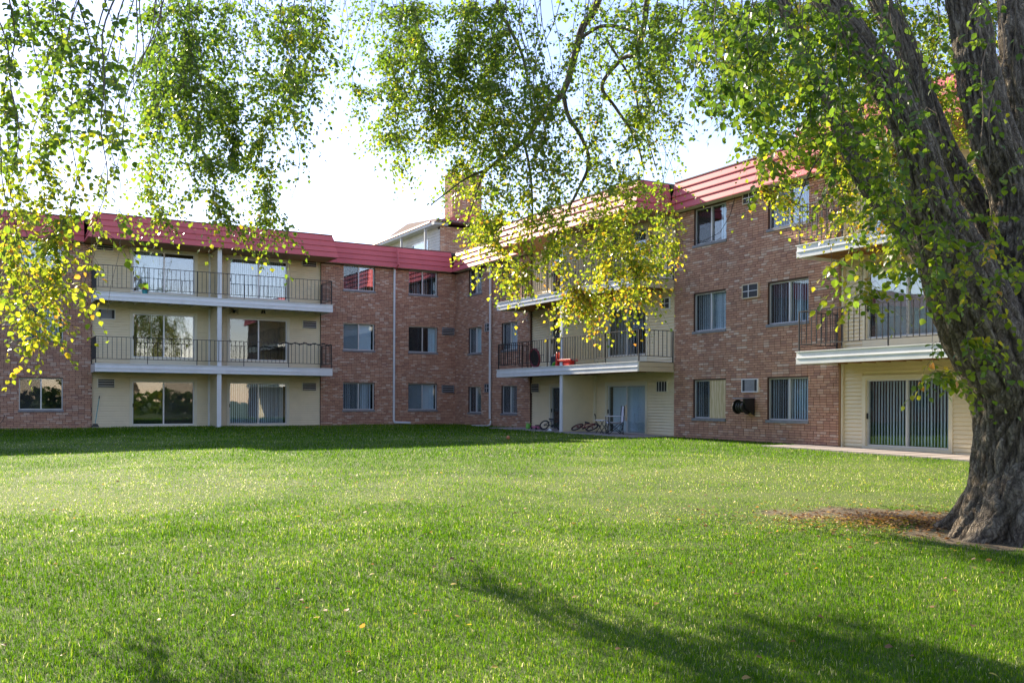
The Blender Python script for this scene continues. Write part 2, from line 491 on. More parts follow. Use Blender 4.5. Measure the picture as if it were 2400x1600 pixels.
def window(fr, u0, u1, w0, w1, style='blinds', sill=True, flip=False, label=None):
    """two-light sliding window in a deep reveal: frame > mullion, panes, screen, blinds, sill"""
    y = .085; ft = .035; um = (u0 + u1) / 2
    mb = MB()
    mb.box(u0, u1, y, y + .06, w0, w0 + ft); mb.box(u0, u1, y, y + .06, w1 - ft, w1)
    mb.box(u0, u0 + ft, y, y + .06, w0 + ft, w1 - ft); mb.box(u1 - ft, u1, y, y + .06, w0 + ft, w1 - ft)
    mb.box(um - .022, um + .022, y - .008, y + .06, w0 + ft, w1 - ft)
    wn_ = mb.build('window', MAT['alu'], bld, fr.M)
    if label: wn_['label'] = label
    a0, a1, b0, b1 = u0 + ft, um - .022, um + .022, u1 - ft
    for (p, q, yy) in ((a0, a1, y + .03), (b0, b1, y + .045)):
        if style == 'board' and p == b0:
            MB().box(um - .01, u1 + .004, y - .04, y - .022, w0 + .005, w1 - .01).build('plywood_board', MAT['ply'], wn_, fr.M)
            continue
        g = MB(); g.box(p, q, yy, yy + .004, w0 + ft, w1 - ft)
        g.build('pane', MAT['glass_mirror' if style.startswith('mirror') else 'glass'], wn_, fr.M)
    if style in ('blinds', 'dark', 'half', 'board', 'mirror', 'curtain'):
        c0, c1 = (b0, b1) if flip else (a0, a1)
        MB().add([(c0, y + .012, w0 + ft), (c1, y + .012, w0 + ft), (c1, y + .012, w1 - ft), (c0, y + .012, w1 - ft)], [(0, 1, 2, 3)]).build('screen', MAT['screen'], wn_, fr.M)
    if style in ('blinds', 'board', 'mirror', 'mirror2'):
        slats(fr, u0 + .05, u1 - .05, w0 + .04, w1 - .04, .175, wn_, ang=R.choice((.45, .7, .9)))
    elif style == 'curtain':
        slats(fr, u0 + .05, u1 - .05, w0 + .04, w1 - .04, .175, wn_, ang=.08, mat='curtain', jit=.05)
    elif style == 'half':
        slats(fr, um + (u1 - um) * .45, u1 - .05, w0 + .04, w1 - .04, .175, wn_, ang=.2, mat='curtain')
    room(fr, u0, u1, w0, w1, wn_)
    if sill:
        s = MB(); s.box(u0 - .03, u1 + .03, -.035, .084, w0 - .085, w0 - .002)
        s.build('sill', MAT['sill'], wn_, fr.M, bevel=.008)
    return wn_

def grille(fr, u0, u1, w0, w1, y=0.0, style='h', mat='alu'):
    mb = MB(); t = .028
    mb.box(u0, u1, y - .062, y + .03, w0, w0 + t); mb.box(u0, u1, y - .062, y + .03, w1 - t, w1)
    mb.box(u0, u0 + t, y - .062, y + .03, w0 + t, w1 - t); mb.box(u1 - t, u1, y - .062, y + .03, w0 + t, w1 - t)
    g = mb.build('wall_grille', MAT[mat], bld, fr.M)
    MB().box(u0 + t, u1 - t, y - .044, y - .036, w0 + t, w1 - t).build('grille_back', MAT['dark'], g, fr.M)
    s = MB()
    if style == 'h':
        n = 4
        for i in range(1, n): z = w0 + (w1 - w0) * i / n; s.box(u0 + t, u1 - t, y - .060, y - .045, z - .009, z + .009)
    elif style == 'v':
        for i in range(1, 4): x = u0 + (u1 - u0) * i / 4; s.box(x - .008, x + .008, y - .060, y - .045, w0 + t, w1 - t)
    elif style == 'cross':
        x = u0 + (u1 - u0) * .4; z = (w0 + w1) / 2
        s.box(x - .012, x + .012, y - .060, y - .045, w0 + t, w1 - t); s.box(u0 + t, u1 - t, y - .058, y - .0455, z - .01, z + .01)
    elif style == 'open':
        s.box(u0 + (u1 - u0) * .2, u0 + (u1 - u0) * .8, y - .056, y - .0451, w0 + t, w1 - t)
    if s.v: s.build('grille_bar', MAT['sill'] if style == 'open' else MAT['alu'], g, fr.M)
    return g

def door(fr, u0, u1, w0, w1, floor, style='blinds', label=None, y=REC, mirror=False, open_side=None):
    """sliding patio door with wide trim"""
    T = .10; mb = MB()
    mb.box(u0 - T, u0, y - .045, y + .05, floor, w1 + T); mb.box(u1, u1 + T, y - .045, y + .05, floor, w1 + T)
    mb.box(u0, u1, y - .045, y + .05, w1, w1 + T)
    if w0 - floor > .03: mb.box(u0, u1, y - .045, y + .05, floor, w0)
    d = mb.build('patio_door', MAT['trim'], bld, fr.M)
    if label: d['label'] = label
    ft = .04; um = (u0 + u1) / 2; f = MB(); yf = y + .02
    f.box(u0, u1, yf, yf + .07, w0, w0 + ft); f.box(u0, u1, yf, yf + .07, w1 - ft, w1)
    f.box(u0, u0 + ft, yf, yf + .07, w0 + ft, w1 - ft); f.box(u1 - ft, u1, yf, yf + .07, w0 + ft, w1 - ft)
    f.box(um - .025, um + .025, yf - .006, yf + .07, w0 + ft, w1 - ft)
    f.build('door_frame', MAT['alu'], d, fr.M)
    for (p, q, yy) in ((u0 + ft, um - .025, yf + .03), (um + .025, u1 - ft, yf + .045)):
        g = MB(); g.box(p, q, yy, yy + .004, w0 + ft, w1 - ft); g.build('pane', MAT['glass_mirror' if mirror else 'glass'], d, fr.M)
    hz = w0 + (w1 - w0) * .45
    MB().box(u0 + .012, u0 + .04, yf - .035, yf, hz - .07, hz + .07).build('handle', MAT['iron'], d, fr.M)
    if style in ('blinds', 'blinds_right'):
        a = u0 + ft if style == 'blinds' else um
        slats(fr, a, u1 - ft, w0 + .05, w1 - .05, y + .14, d, ang=R.choice((.9, 1.05)) * (1 if fr is FB else .62), jit=.12)
    elif style == 'curtain':
        slats(fr, u0 + ft + .1, (u1 - ft) if fr is FB else um, w0 + .05, w1 - .05, y + .14, d, ang=.06, jit=.02, mat='curtain')
    elif style == 'screen':
        MB().add([(um + .02, yf + .012, w0 + ft), (u1 - ft, yf + .012, w0 + ft), (u1 - ft, yf + .012, w1 - ft), (um + .02, yf + .012, w1 - ft)], [(0, 1, 2, 3)]).build('screen', MAT['screen'], d, fr.M)
    elif style == 'bars':
        b = MB()
        for q in (.3, .8): x = u0 + (u1 - u0) * q; b.box(x - .012, x + .012, yf + .055, yf + .07, w0 + ft, w1 - ft)
        b.build('grid_bar', MAT['white'], d, fr.M)
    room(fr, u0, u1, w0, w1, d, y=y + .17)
    return d

def mansard(fr, u0, u1, p, ends=(False, False), lean=.19, back=-.2):
    """four overlapping metal bands leaning back; ends = (left, right) hipped returns"""
    H = (ROOF1 - ROOF0) / 4; st = lean / 4
    for i in range(4):
        z0, z1 = ROOF0 + i * H, ROOF0 + (i + 1) * H
        yb, yt = -p + i * st, -p + (i + 1) * st + .012
        lo = .030
        prof = [(yb - .022, z0 + .004), (yb + .03, z0 + .004), (yt + .03, z1), (yt, z1), (yb - .022, z0 + lo)]
        l = [u0 + (i * st if ends[0] else 0)] * 5; r = [u1 - (i * st if ends[1] else 0)] * 5
        if ends[0]: l = [u0 + i * st - .02, u0 + i * st, u0 + (i + 1) * st, u0 + (i + 1) * st, u0 + i * st - .02]
        if ends[1]: r = [u1 - i * st + .02, u1 - i * st, u1 - (i + 1) * st, u1 - (i + 1) * st, u1 - i * st + .02]
        MB().prism(prof, l, r).build('roof_panel', MAT['roofred'], bld, fr.M)
        for e, sgn, ue in ((0, 1, u0), (1, -1, u1)):
            if ends[e]:
                a = ue + sgn * i * st; b = ue + sgn * (i + 1) * st
                pr = [(a - sgn * .022, z0 + .004), (a + sgn * .03, z0 + .004), (b + sgn * .03, z1), (b, z1), (a - sgn * .022, z0 + lo)]
                y0s = [yb, yb, yt, yt, yb]
                vs = [(q[0], yy + .002, q[1]) for q, yy in zip(pr, y0s)] + [(q[0], back, q[1]) for q in pr]
                MB().add(vs, [(0, 1, 2, 3, 4), (9, 8, 7, 6, 5)] + [(k, k + 5, (k + 1) % 5 + 5, (k + 1) % 5) for k in range(5)]).build('roof_panel', MAT['roofred'], bld, fr.M)
    c = MB(); c.box(u0 + (lean if ends[0] else 0), u1 - (lean if ends[1] else 0), -p + lean - .02, 0.4, ROOF1 + .002, ROOF1 + .035)
    c.build('roof_edging', MAT['roofedge'], bld, fr.M)
    if ends[0] or ends[1]:
        s = MB(); s.box(u0 + .03, u1 - .03, -p + .03, .30, ROOF0 + .012, ROOF0 + .05); s.build('soffit', MAT['wood'], bld, fr.M)
    else:
        s = MB(); s.box(u0, u1, -p + .03, .30, ROOF0 + .012, ROOF0 + .05); s.build('soffit', MAT['trim'], bld, fr.M)

PICK = {}
def picket_mesh(h, twist, thick=.008):
    k = (round(h, 2), twist)
    if k not in PICK:
        mb = MB()
        if not twist: mb.box(-thick, thick, -thick, thick, 0, h)
        else:
            n = 15
            for i in range(n):
                z = h * i / (n - 1); q = i * math.pi / 4 if 2 <= i <= n - 3 else 0; s = thick * (1.5 if 2 <= i <= n - 3 else 1)
                for j in range(4):
                    w = q + math.pi / 4 + j * math.pi / 2; mb.v.append((s * math.cos(w), s * math.sin(w), z))
            for i in range(n - 1):
                for j in range(4): mb.f.append((i * 4 + j, i * 4 + (j + 1) % 4, (i + 1) * 4 + (j + 1) % 4, (i + 1) * 4 + j)); 
        me = bpy.data.meshes.new('picket'); me.from_pydata(mb.v, [], mb.f); me.materials.append(MAT['iron']); PICK[k] = me
    return PICK[k]

def railing(fr, u0, u1, z, p, back, rets=(True, True), singles=True, twist=False, posts=5):
    h0, h1 = z + .18, z + .96; yf = -p + .06
    mb = MB(); st = MB()
    mb.box(u0, u1, yf - .014, yf + .014, h1, h1 + .022); mb.box(u0, u1, yf - .01, yf + .01, h0 - .02, h0)
    ends = [u for u, r in ((u0, rets[0]), (u1, rets[1])) if r]
    for u in ends:
        mb.box(u - .014, u + .014, yf + .0145, back, h1 + .001, h1 + .021); mb.box(u - .01, u + .01, yf + .0105, back, h0 - .019, h0 - .001)
        mb.box(u - .016, u + .016, yf - .016, yf + .016, z, h1 - .0005); mb.box(u - .014, u + .014, back - .03, back, z, h1 - .0005)
    for i in range(1, posts):
        x = u0 + (u1 - u0) * i / posts
        mb.box(x - .013, x + .013, yf + .011, yf + .035, z, h1 - .001)
    rl = mb.build('railing', MAT['iron'], bld, fr.M)
    n = int((u1 - u0) / .157); k = 0
    pts = [(u0 + (u1 - u0) * (i + .5) / n, yf) for i in range(n)]
    for u in ends:
        m = int((back - yf) / .15); pts += [(u, yf + (back - yf) * (i + .5) / m) for i in range(m)]
    for (x, y) in pts:
        tw = twist and k % 3 == 1; k += 1
        if singles: inst(picket_mesh(h1 - h0, tw), 'picket', fr.M @ Matrix.Translation((x, y, h0)), rl)
        else: st.box(x - .008, x + .008, y - .008, y + .008, h0, h1)
    if st.v: o = st.build('pickets', MAT['iron'], rl, fr.M); o['kind'] = 'stuff'
    return rl

def balcony(fr, u0, u1, z, p=1.4, H=.31, sidemat=('white', 'white')):
    t = .05
    mb = MB()                                          # deck with ledge
    mb.box(u0 + t, u1 - t, -p + t, REC - .03, z - .06, z - .012)
    b = mb.build('balcony', MAT['trim'], bld, fr.M)
    f = MB(); zm = z - H * .52
    f.box(u0, u1, -p, -p + t, zm, z - .02); f.box(u0, u1, -p - .03, -p + t, zm - .018, zm + .006); f.box(u0, u1, -p - .012, -p + t - .002, z - H, zm - .018)
    f.box(u0 - .02, u1 + .02, -p - .03, -p + t + .02, z - .02, z)
    f.build('fascia', MAT['white'], b, fr.M)
    for (x0, x1, mt) in ((u0, u0 + t, sidemat[0]), (u1 - t, u1, sidemat[1])):
        s = MB(); s.box(x0, x1, -p + t + .002, -.002, zm + .004, z - .022); s.box(x0 + .004, x1 - .004, -p + t + .002, -.002, z - H, zm - .004)
        s.build('side_fascia', MAT[mt], b, fr.M)
        s = MB(); s.box(x0 - .006, x1 + .006, -p + t + .022, -.002, z - .02, z - .002); s.build('deck_edge', MAT['iron'], b, fr.M)
    n = int((u1 - u0) / .41)
    for i in range(n):
        x = u0 + t + (u1 - u0 - 2 * t) * (i + .5) / n
        MB().box(x - .02, x + .02, -p + t + .002, REC - .035, z - H + .03, z - .062).build('joist', MAT['wood'] if fr is FB else MAT['trim'], b, fr.M)
    return b

def downpipe(fr, u, top, bot, y=-.06, ext=None, red=True, slant=0):
    mb = MB(); s = .052
    pts = [(u, y - .02, top), (u, y - .02, top - .12), (u, y, top - .3), (u + slant, y, bot + .12)]
    if ext:
        pts += [(u + slant + .02 * ext, y - .05, bot + .04), (u + slant + .6 * ext, y - .45, bot + .02)]
    mb.tube(pts, s, 8)
    d = mb.build('downpipe', MAT['pipe'], bld, fr.M)
    for z in (bot + 1.0, bot + 3.4, bot + 5.4):
        MB().box(u + slant - .05, u + slant + .05, y - .04, .004, z, z + .03).build('pipe_strap', MAT['alu'], d, fr.M)
    return d

# ------------------------------------------------------------------ ground
def grid_mesh(name, x0, x1, y0, y1, nx, ny, dz=0, mat=None, parent=None):
    xs = np.linspace(x0, x1, nx); ys = np.linspace(y0, y1, ny)
    v = [(x, y, G(x, y) + dz) for y in ys for x in xs]
    f = [(j * nx + i, j * nx + i + 1, (j + 1) * nx + i + 1, (j + 1) * nx + i) for j in range(ny - 1) for i in range(nx - 1)]
    me = bpy.data.meshes.new(name); me.from_pydata(v, [], f); me.materials.append(mat)
    me.polygons.foreach_set('use_smooth', [True] * len(f))
    o = bpy.data.objects.new(name, me); link(o, Matrix(), parent); return o

SOIL = (4.3, 10.85, 1.5, .62)                           # worn patch beside the trunk
def soil_fac_np(x, y):
    u = (x - SOIL[0]) / SOIL[2]; v = (y - SOIL[1] + (x - SOIL[0]) * .12) / SOIL[3]
    w = np.sin(x * 5.1 + y * 3.3) * .15 + np.sin(x * 11.3 - y * 8.7) * .1
    a = 1 - np.sqrt(u * u + v * v) + w
    d2 = np.hypot(x - 5.05, (y - 9.5)) ; b = 1.25 - d2 / .95 + w
    return np.clip(np.maximum(a * 2.2, b * 2), 0, 1)

def groundmat():
    m, t, b = nt('lawn_ground')
    n = noise_node(t, .35, 5, .6); n2 = noise_node(t, 14, 6, .75)
    c = ramp(t, n, [(.35, (.055, .095, .008)), (.6, (.10, .14, .02))])
    c = mixc(t, c, (.16, .15, .06), ramp(t, n2, [(.5, (0, 0, 0)), (.75, (.6, .6, .6))]))
    a = N(t, 'ShaderNodeAttribute'); a.attribute_name = 'soil'
    so_ = ramp(t, noise_node(t, 30, 6, .75), [(.35, (.07, .05, .028)), (.6, (.20, .145, .085)), (.8, (.36, .28, .17))])
    c = mixc(t, c, so_, a.outputs['Fac'])
    t.links.new(c, b.inputs['Base Color']); b.inputs['Roughness'].default_value = .95
    bump(t, b, n2, .8, .03)
    return m
MAT['ground'] = groundmat()
lawn = grid_mesh('lawn', -45, 45, -30, 75, 91, 106, 0, MAT['ground'])
# finer, so the worn patch has its own outline
tag(lawn, kind='structure')
near = grid_mesh('worn_lawn_patch', 1.0, 7.4, 8.6, 12.9, 130, 90, .004, MAT['ground'])
vs = np.array([v.co[:] for v in near.data.vertices])
sf = soil_fac_np(vs[:, 0], vs[:, 1])
edge = np.minimum.reduce([(vs[:, 0] - 1.0), (7.4 - vs[:, 0]), (vs[:, 1] - 8.6), (12.9 - vs[:, 1])])
a_ = near.data.attributes.new('soil', 'FLOAT', 'POINT'); a_.data.foreach_set('value', sf)
tag(near, kind='structure')
far = MB(); far.add([(-1500, -1500, -.35), (1500, -1500, -.35), (1500, 1500, -.35), (-1500, 1500, -.35)], [(0, 1, 2, 3)])
tag(far.build('distant_ground', MAT['ground']), kind='structure')

# ------------------------------------------------------------------ wing A (left)
uA = FA.u
aL0, aL1 = uA(-420) - 18, uA(215.5)                        # brick, left
aR0, aR1 = uA(751.5), 0.0                              # brick, right to the corner
winL = (uA(44, .08), uA(147, .08)); winM = (uA(804), uA(877.5)); winR = (uA(957), uA(1024.5))
winX = (uA(-330), uA(-220))
winY = [(winX[0] - d, winX[1] - d) for d in (5.0, 10.0, 15.0)]
opsL = [(u0, u1, WB[FA][k], WT[FA][k]) for (u0, u1) in [winL, winX] + winY for k in range(3)]
opsR = [(u0, u1, WB[FA][k], WT[FA][k]) for (u0, u1) in (winM, winR) for k in range(3)]
gb = .30
brick_wall(FA, aL0, aL1, gb, ROOF0 + .01, opsL, label='brick wall at the far left end of the block')
brick_wall(FA, aR0, aR1, gb, ROOF0 + .01, opsR, label='brick wall between the siding bay and the inner corner')
stL = [['dark', 'blinds', 'mirror'], ['blinds', 'blinds', 'blinds']]
for k, s in enumerate(('dark', 'blinds', 'mirror2')):
    window(FA, winL[0], winL[1], WB[FA][k], WT[FA][k], s, flip=False)
    for wx in [winX] + winY: window(FA, wx[0], wx[1], WB[FA][k], WT[FA][k], 'blinds')
for k, s in enumerate(('blinds', 'curtain', 'mirror')): window(FA, winM[0], winM[1], WB[FA][k], WT[FA][k], s)
for k, s in enumerate(('curtain', 'half', 'mirror2')): window(FA, winR[0], winR[1], WB[FA][k], WT[FA][k], s)
g0, g1 = uA(1035), uA(1063)
grille(FA, g0, g1, FA.w(1049, 785), FA.w(1049, 767.5), 0, 'h', 'sill'); grille(FA, g0, g1, FA.w(1049, 920), FA.w(1049, 902), 0, 'h', 'sill')
# siding bay
uAr = lambda x: FA.u(x, REC)
s0, s1 = aL1, aR0
d1 = (uAr(310), uAr(455)); d2 = (uAr(537), uAr(672))
dz = [(0.57, 2.26), (3.18, 4.87), (5.70, 7.30)]
flA = FL[FA]; ceil_ = [2.58, 5.19, ROOF0 + .02]
div = uA(486)                                          # party wall
for k in range(3):
    ops = [(d[0] - .10, d[1] + .10, flA[k] - .3, dz[k][1] + .10) for d in (d1, d2)]
    siding_wall(FA, s0, s1, (.32, flA[1] - .02, flA[2] - .02)[k], ceil_[k] if k == 2 else flA[k + 1] - .063, ops)
    for j, d in enumerate((d1, d2)):
        st = [['screen', 'blinds'], ['bars', 'plain'], ['curtain', 'blinds']][k][j]
        door(FA, d[0], d[1], dz[k][0], dz[k][1], (.45, flA[1], flA[2])[k], st, mirror=(k, j) in ((1, 0), (2, 1), (2, 0)))
grille(FA, uAr(227.5), uAr(269), FA.w(248, 909, REC), FA.w(248, 887, REC), REC - .01, 'h', 'trim')
grille(FA, uAr(227), uAr(269), FA.w(248, 748, REC), FA.w(248, 724, REC), REC - .01, 'open', 'white')
grille(FA, uAr(222), uAr(265), FA.w(244, 588, REC), FA.w(244, 566, REC), REC - .01, 'h', 'trim')
grille(FA, uAr(706.5), uAr(741), FA.w(724, 916, REC), FA.w(724, 896, REC), REC - .01, 'h', 'trim')
grille(FA, uAr(707), uAr(741), FA.w(724, 770.5, REC), FA.w(724, 751, REC), REC - .01, 'h', 'trim')
grille(FA, uAr(705), uAr(740), FA.w(724, 627, REC), FA.w(724, 606, REC), REC - .01, 'h', 'trim')
bA0, bA1 = FA.u(222, -1.4), FA.u(779, -1.4)
for z in flA[1:]:
    balcony(FA, bA0, bA1, z)
    railing(FA, bA0 + .03, bA1 - .03, z, 1.4, -.004)
pdiv = FA.u(514, -1.3)

def party_wall(fr, u, z0, z1, face=-1, w=.1, p=1.28):
    """clapboarded wall between neighbouring flats with corner boards and a white post at its outer end"""
    mb = MB(); mb.box(u, u + w, -p, REC - .03, z0, z1)
    pw = mb.build('party_wall', MAT['siding'], bld, fr.M)
    st = MB(); n = int((z1 - z0) / .096)
    for sgn, x in ((-1, u), (1, u + w)):
        for i in range(n):
            a = z0 + i * .096 + .02; b = a + .074
            vs = [(x + sgn * .018, -p + .06, a), (x + sgn * .001, -p + .06, a), (x + sgn * .004, -p + .06, b), (x + sgn * .018, REC - .10, a), (x + sgn * .001, REC - .10, a), (x + sgn * .004, REC - .10, b)]
            st.add(vs, [(0, 1, 2), (5, 4, 3), (0, 2, 5, 3), (0, 3, 4, 1), (1, 4, 5, 2)])
    o = st.build('clapboards', MAT['siding'], pw, fr.M); o['kind'] = 'stuff'
    MB().box(u - .03, u + w + .03, -p - .05, -p - .001, z0, z1).build('post', MAT['white'], pw, fr.M)
    c = MB()
    for x in (u - .07, u + w + .0): c.box(x, x + .07, REC - .097, REC - .022, z0, z1)
    c.build('corner_board', MAT['white'] if fr is FA else MAT['trim'], pw, fr.M)
    return pw
for z0, z1 in ((.42, 2.565), (2.87, 5.17), (5.48, ROOF0)):
    party_wall(FA, pdiv - .06, z0 + .002, z1 - .002)
mansard(FA, FA.u(206, -1.6), FA.u(791, -1.6), 1.6, (True, True))
mansard(FA, aL0, FA.u(206, -1.6) - .02, .32)
mansard(FA, FA.u(791, -1.6) + .02, -.30, .32)
downpipe(FA, uA(922), 7.4, G(-5, 41) + .05, ext=1)
MB().tube([(uA(922), -.36, 8.25), (uA(922), -.50, 7.5), (uA(922), -.34, 7.39), (uA(922), -.09, 7.38)], .045, 8).build('roof_outlet', MAT['roofred'], bld, FA.M)

# ------------------------------------------------------------------ wing B (right)
uB = FB.u; uBr = lambda x: FB.u(x, REC)
c1 = (uB(1097), uB(1127.6)); c2 = (uB(1174.6), uB(1211.5)); c3 = (uB(1624), uB(1700)); c4 = (uB(1797.5), uB(1894))
b1a, b1b = uB(1241.6), uB(1579.5); b2a = uB(1965)
opsN = [(u0, u1, WB[FB][k], WT[FB][k]) for (u0, u1) in (c1, c2) for k in range(3)]
opsB = [(u0, u1, WB[FB][k], WT[FB][k]) for (u0, u1) in (c3, c4) for k in range(3)]
vu = (uB(1741), uB(1779)); vz = [(FB.w(1760, 919), FB.w(1760, 887)), (FB.w(1760, 699), FB.w(1760, 665)), (FB.w(1772, 474), FB.w(1772, 446))]
b2b = b2a + 7.6
brick_wall(FB, b1b, b2a, .25, ROOF0 + .01, opsB, single=(uB(1815), b2a, 2.25, 5.05), label='brick wall between the two siding bays')
brick_wall(FB, 0.0, b1a, .28, ROOF0 + .01, opsN, label='shaded brick wall beside the inner corner')
brick_wall(FB, b2b, b2b + 5, .2, ROOF0 + .01, [])
for k, s in enumerate(('board', 'blinds', 'half')):
    window(FB, c3[0], c3[1], WB[FB][k], WT[FB][k], s, label='window with its right light boarded up in plywood' if s == 'board' else None)
for k, s in enumerate(('blinds', 'blinds', 'mirror')): window(FB, c4[0], c4[1], WB[FB][k], WT[FB][k], s)
for c in (c1, c2):
    for k in range(3): window(FB, c[0], c[1], WB[FB][k], WT[FB][k], ('blinds', 'curtain', 'blinds')[k])
grille(FB, vu[0], vu[1], *vz[0], 0, 'open', 'white'); grille(FB, vu[0], vu[1], *vz[1], 0, 'cross', 'tan'); grille(FB, vu[0], vu[1], *vz[2], 0, 'cross', 'tan')
grille(FB, uB(1138), uB(1149), FB.w(1144, 777), FB.w(1144, 757), 0, 'cross', 'alu'); grille(FB, uB(1138), uB(1149), FB.w(1144, 919), FB.w(1144, 899), 0, 'cross', 'sill')
flB = FL[FB]
dB1 = (uBr(1292), uBr(1366)); dB2 = (uBr(1424), uBr(1514)); dB3 = (uBr(2031), uBr(2226))
dzB = [(.48, 2.10), (3.10, 4.72), (5.66, 7.25)]
d4 = (dB3[1] + 2.1, dB3[1] + 3.9)
for k in range(3):
    zt = (flB[1] - .063, flB[2] - .063, ROOF0 + .02)[k]; zb = (.25, flB[1] - .02, flB[2] - .02)[k]
    ops = [(d[0] - .10, d[1] + .10, flB[k] - .3, dzB[k][1] + .10) for d in (dB3, d4)]
    siding_wall(FB, b2a, b2b, zb, zt, ops, singles=k < 2, gap=.016)
    for d in (dB3, d4): door(FB, d[0], d[1], dzB[k][0], dzB[k][1], (.34, flB[1], flB[2])[k], ('blinds', 'curtain', 'curtain')[k], mirror=k > 0)
for k in range(3):
    zt = (flB[1] - .063, flB[2] - .063, ROOF0 + .02)[k]; zb = (.30, flB[1] - .02, flB[2] - .02)[k]
    ops = [(d[0] - .10, d[1] + .10, flB[k] - .3, dzB[k][1] + .10) for d in (dB1, dB2)]
    siding_wall(FB, b1a, b1b, zb, zt, ops, singles=k < 2)
    door(FB, dB1[0], dB1[1], dzB[k][0], dzB[k][1], (.42, flB[1], flB[2])[k], 'plain')
    door(FB, dB2[0], dB2[1], dzB[k][0], dzB[k][1], (.40, flB[1], flB[2])[k], ('curtain', 'blinds', 'blinds')[k])
grille(FB, uBr(1247), uBr(1267), FB.w(1257, 920, REC), FB.w(1257, 898, REC), REC - .01, 'h', 'trim')
grille(FB, uBr(1541), uBr(1567), FB.w(1555, 919, REC), FB.w(1555, 892, REC), REC - .01, 'v', 'trim')
grille(FB, uBr(1552), uBr(1572), FB.w(1562, 725, REC), FB.w(1562, 698, REC), REC - .01, 'cross', 'white')
bB0, bB1 = FB.u(1164, -1.4), FB.u(1492, -1.4)
bB1 = b1b - .01
bB2, bB3 = FB.u(1866, -1.4), b2b + .1
for i, z in enumerate(flB[1:]):
    balcony(FB, bB0, bB1, z, sidemat=('white', 'tan')); railing(FB, bB0 + .03, bB1 - .03, z, 1.4, -.004, singles=(i == 0))
    balcony(FB, bB2, bB3, z, sidemat=('white', 'tan')); railing(FB, bB2 + .03, bB3 - .03, z, 1.4, -.004, twist=True, singles=(i == 0), posts=6)
pB = FB.u(1316, -1.3)
pB2 = FB.u(2335, -1.3)
for z0, z1 in ((.44, 2.46), (2.78, 5.05), (5.37, ROOF0)):
    party_wall(FB, pB - .05, z0 + .002, z1 - .002); party_wall(FB, pB2, z0 - .06 if z0 < 1 else z0 + .002, z1 - .002)
mansard(FB, bB0 - .15, bB1 + .15, 1.6, (True, True))
mansard(FB, .30, bB0 - .17, .32)
mansard(FB, bB1 + .17, bB2 - .17, .32)
mansard(FB, bB2 - .15, bB3 + .15, 1.6, (True, True))
mansard(FB, bB3 + .17, b2b + 5, .32)
mb = MB(); pu = uB(1152)
mb.tube([(pu, -.20, 7.42), (pu, -.08, 7.25), (pu, -.08, 3), (pu + .02, -.08, .80)], .055, 8)
dp = mb.build('downpipe', MAT['pipe'], bld, FB.M)
MB().tube([(pu + .12, -.10, .74), (pu + .13, -.12, .58), (pu + .05, -.2, .50), (pu - .62, -.62, .5)], .04, 8).build('pipe_extension', MAT['pipe'], dp, FB.M)
mb = MB(); pu2 = uB(1391)
mb.tube([(pu2 - .05, .02, 2.45), (pu2 - .03, .02, 1.6), (pu2 + .06, .0, .45)], .04, 8); mb.build('downpipe', MAT['trim'], bld, FB.M)
# rusty reveal board and corner trim where the brick meets the siding
MB().box(b2a + .003, b2a + .05, .004, REC - .022, .3, ROOF0).build('corner_post', MAT['wood'], bld, FB.M)
MB().box(b2a + .052, b2a + .10, .03, REC - .022, .3, ROOF0).build('corner_post', MAT['trim'], bld, FB.M)
# wall light, loose cables
lu, lw = FB.hit(2253, 886, REC)
MB().lathe([(.03, 0), (.06, .02), (.055, .09), (.02, .11)], 12, (lu, REC - .06, lw - .05)).build('wall_lamp', MAT['white'], bld, FB.M, smooth=True)
cab = [FB.hit(x, y, -.04) for x, y in ((1728, 440), (1712, 505), (1688, 545), (1650, 565), (1600, 566), (1578, 535))]
MB().tube([(a, -.05, b) for a, b in cab], .008, 6).build('cable', MAT['iron'], bld, FB.M)
# flat roof and the unseen solid body added behind the facades to block light
rf = MB(); rf.box(aL0, 12, -.1, 12, ROOF1 - .12, ROOF1 - .004); rf.build('flat_roof', MAT['flat'], bld, FA.M)
rf = MB(); rf.box(.0, b2b + 5, -.1, 12, ROOF1 - .121, ROOF1 - .006); rf.build('flat_roof', MAT['flat'], bld, FB.M)
rf = MB(); rf.box(aL0, 12, 1.75, 12, .1, ROOF1 - .13); rf.build('solid_body', MAT['mortar'], bld, FA.M)
rf = MB(); rf.box(.3, b2b + 5, 1.75, 11.9, .1, ROOF1 - .13); rf.build('solid_body', MAT['mortar'], bld, FB.M)
rf = MB(); rf.box(aL0 - .01, aL0 + .2, 0.26, 1.75, .1, ROOF1 - .13); rf.build('end_wall', MAT['mortar'], bld, FA.M)

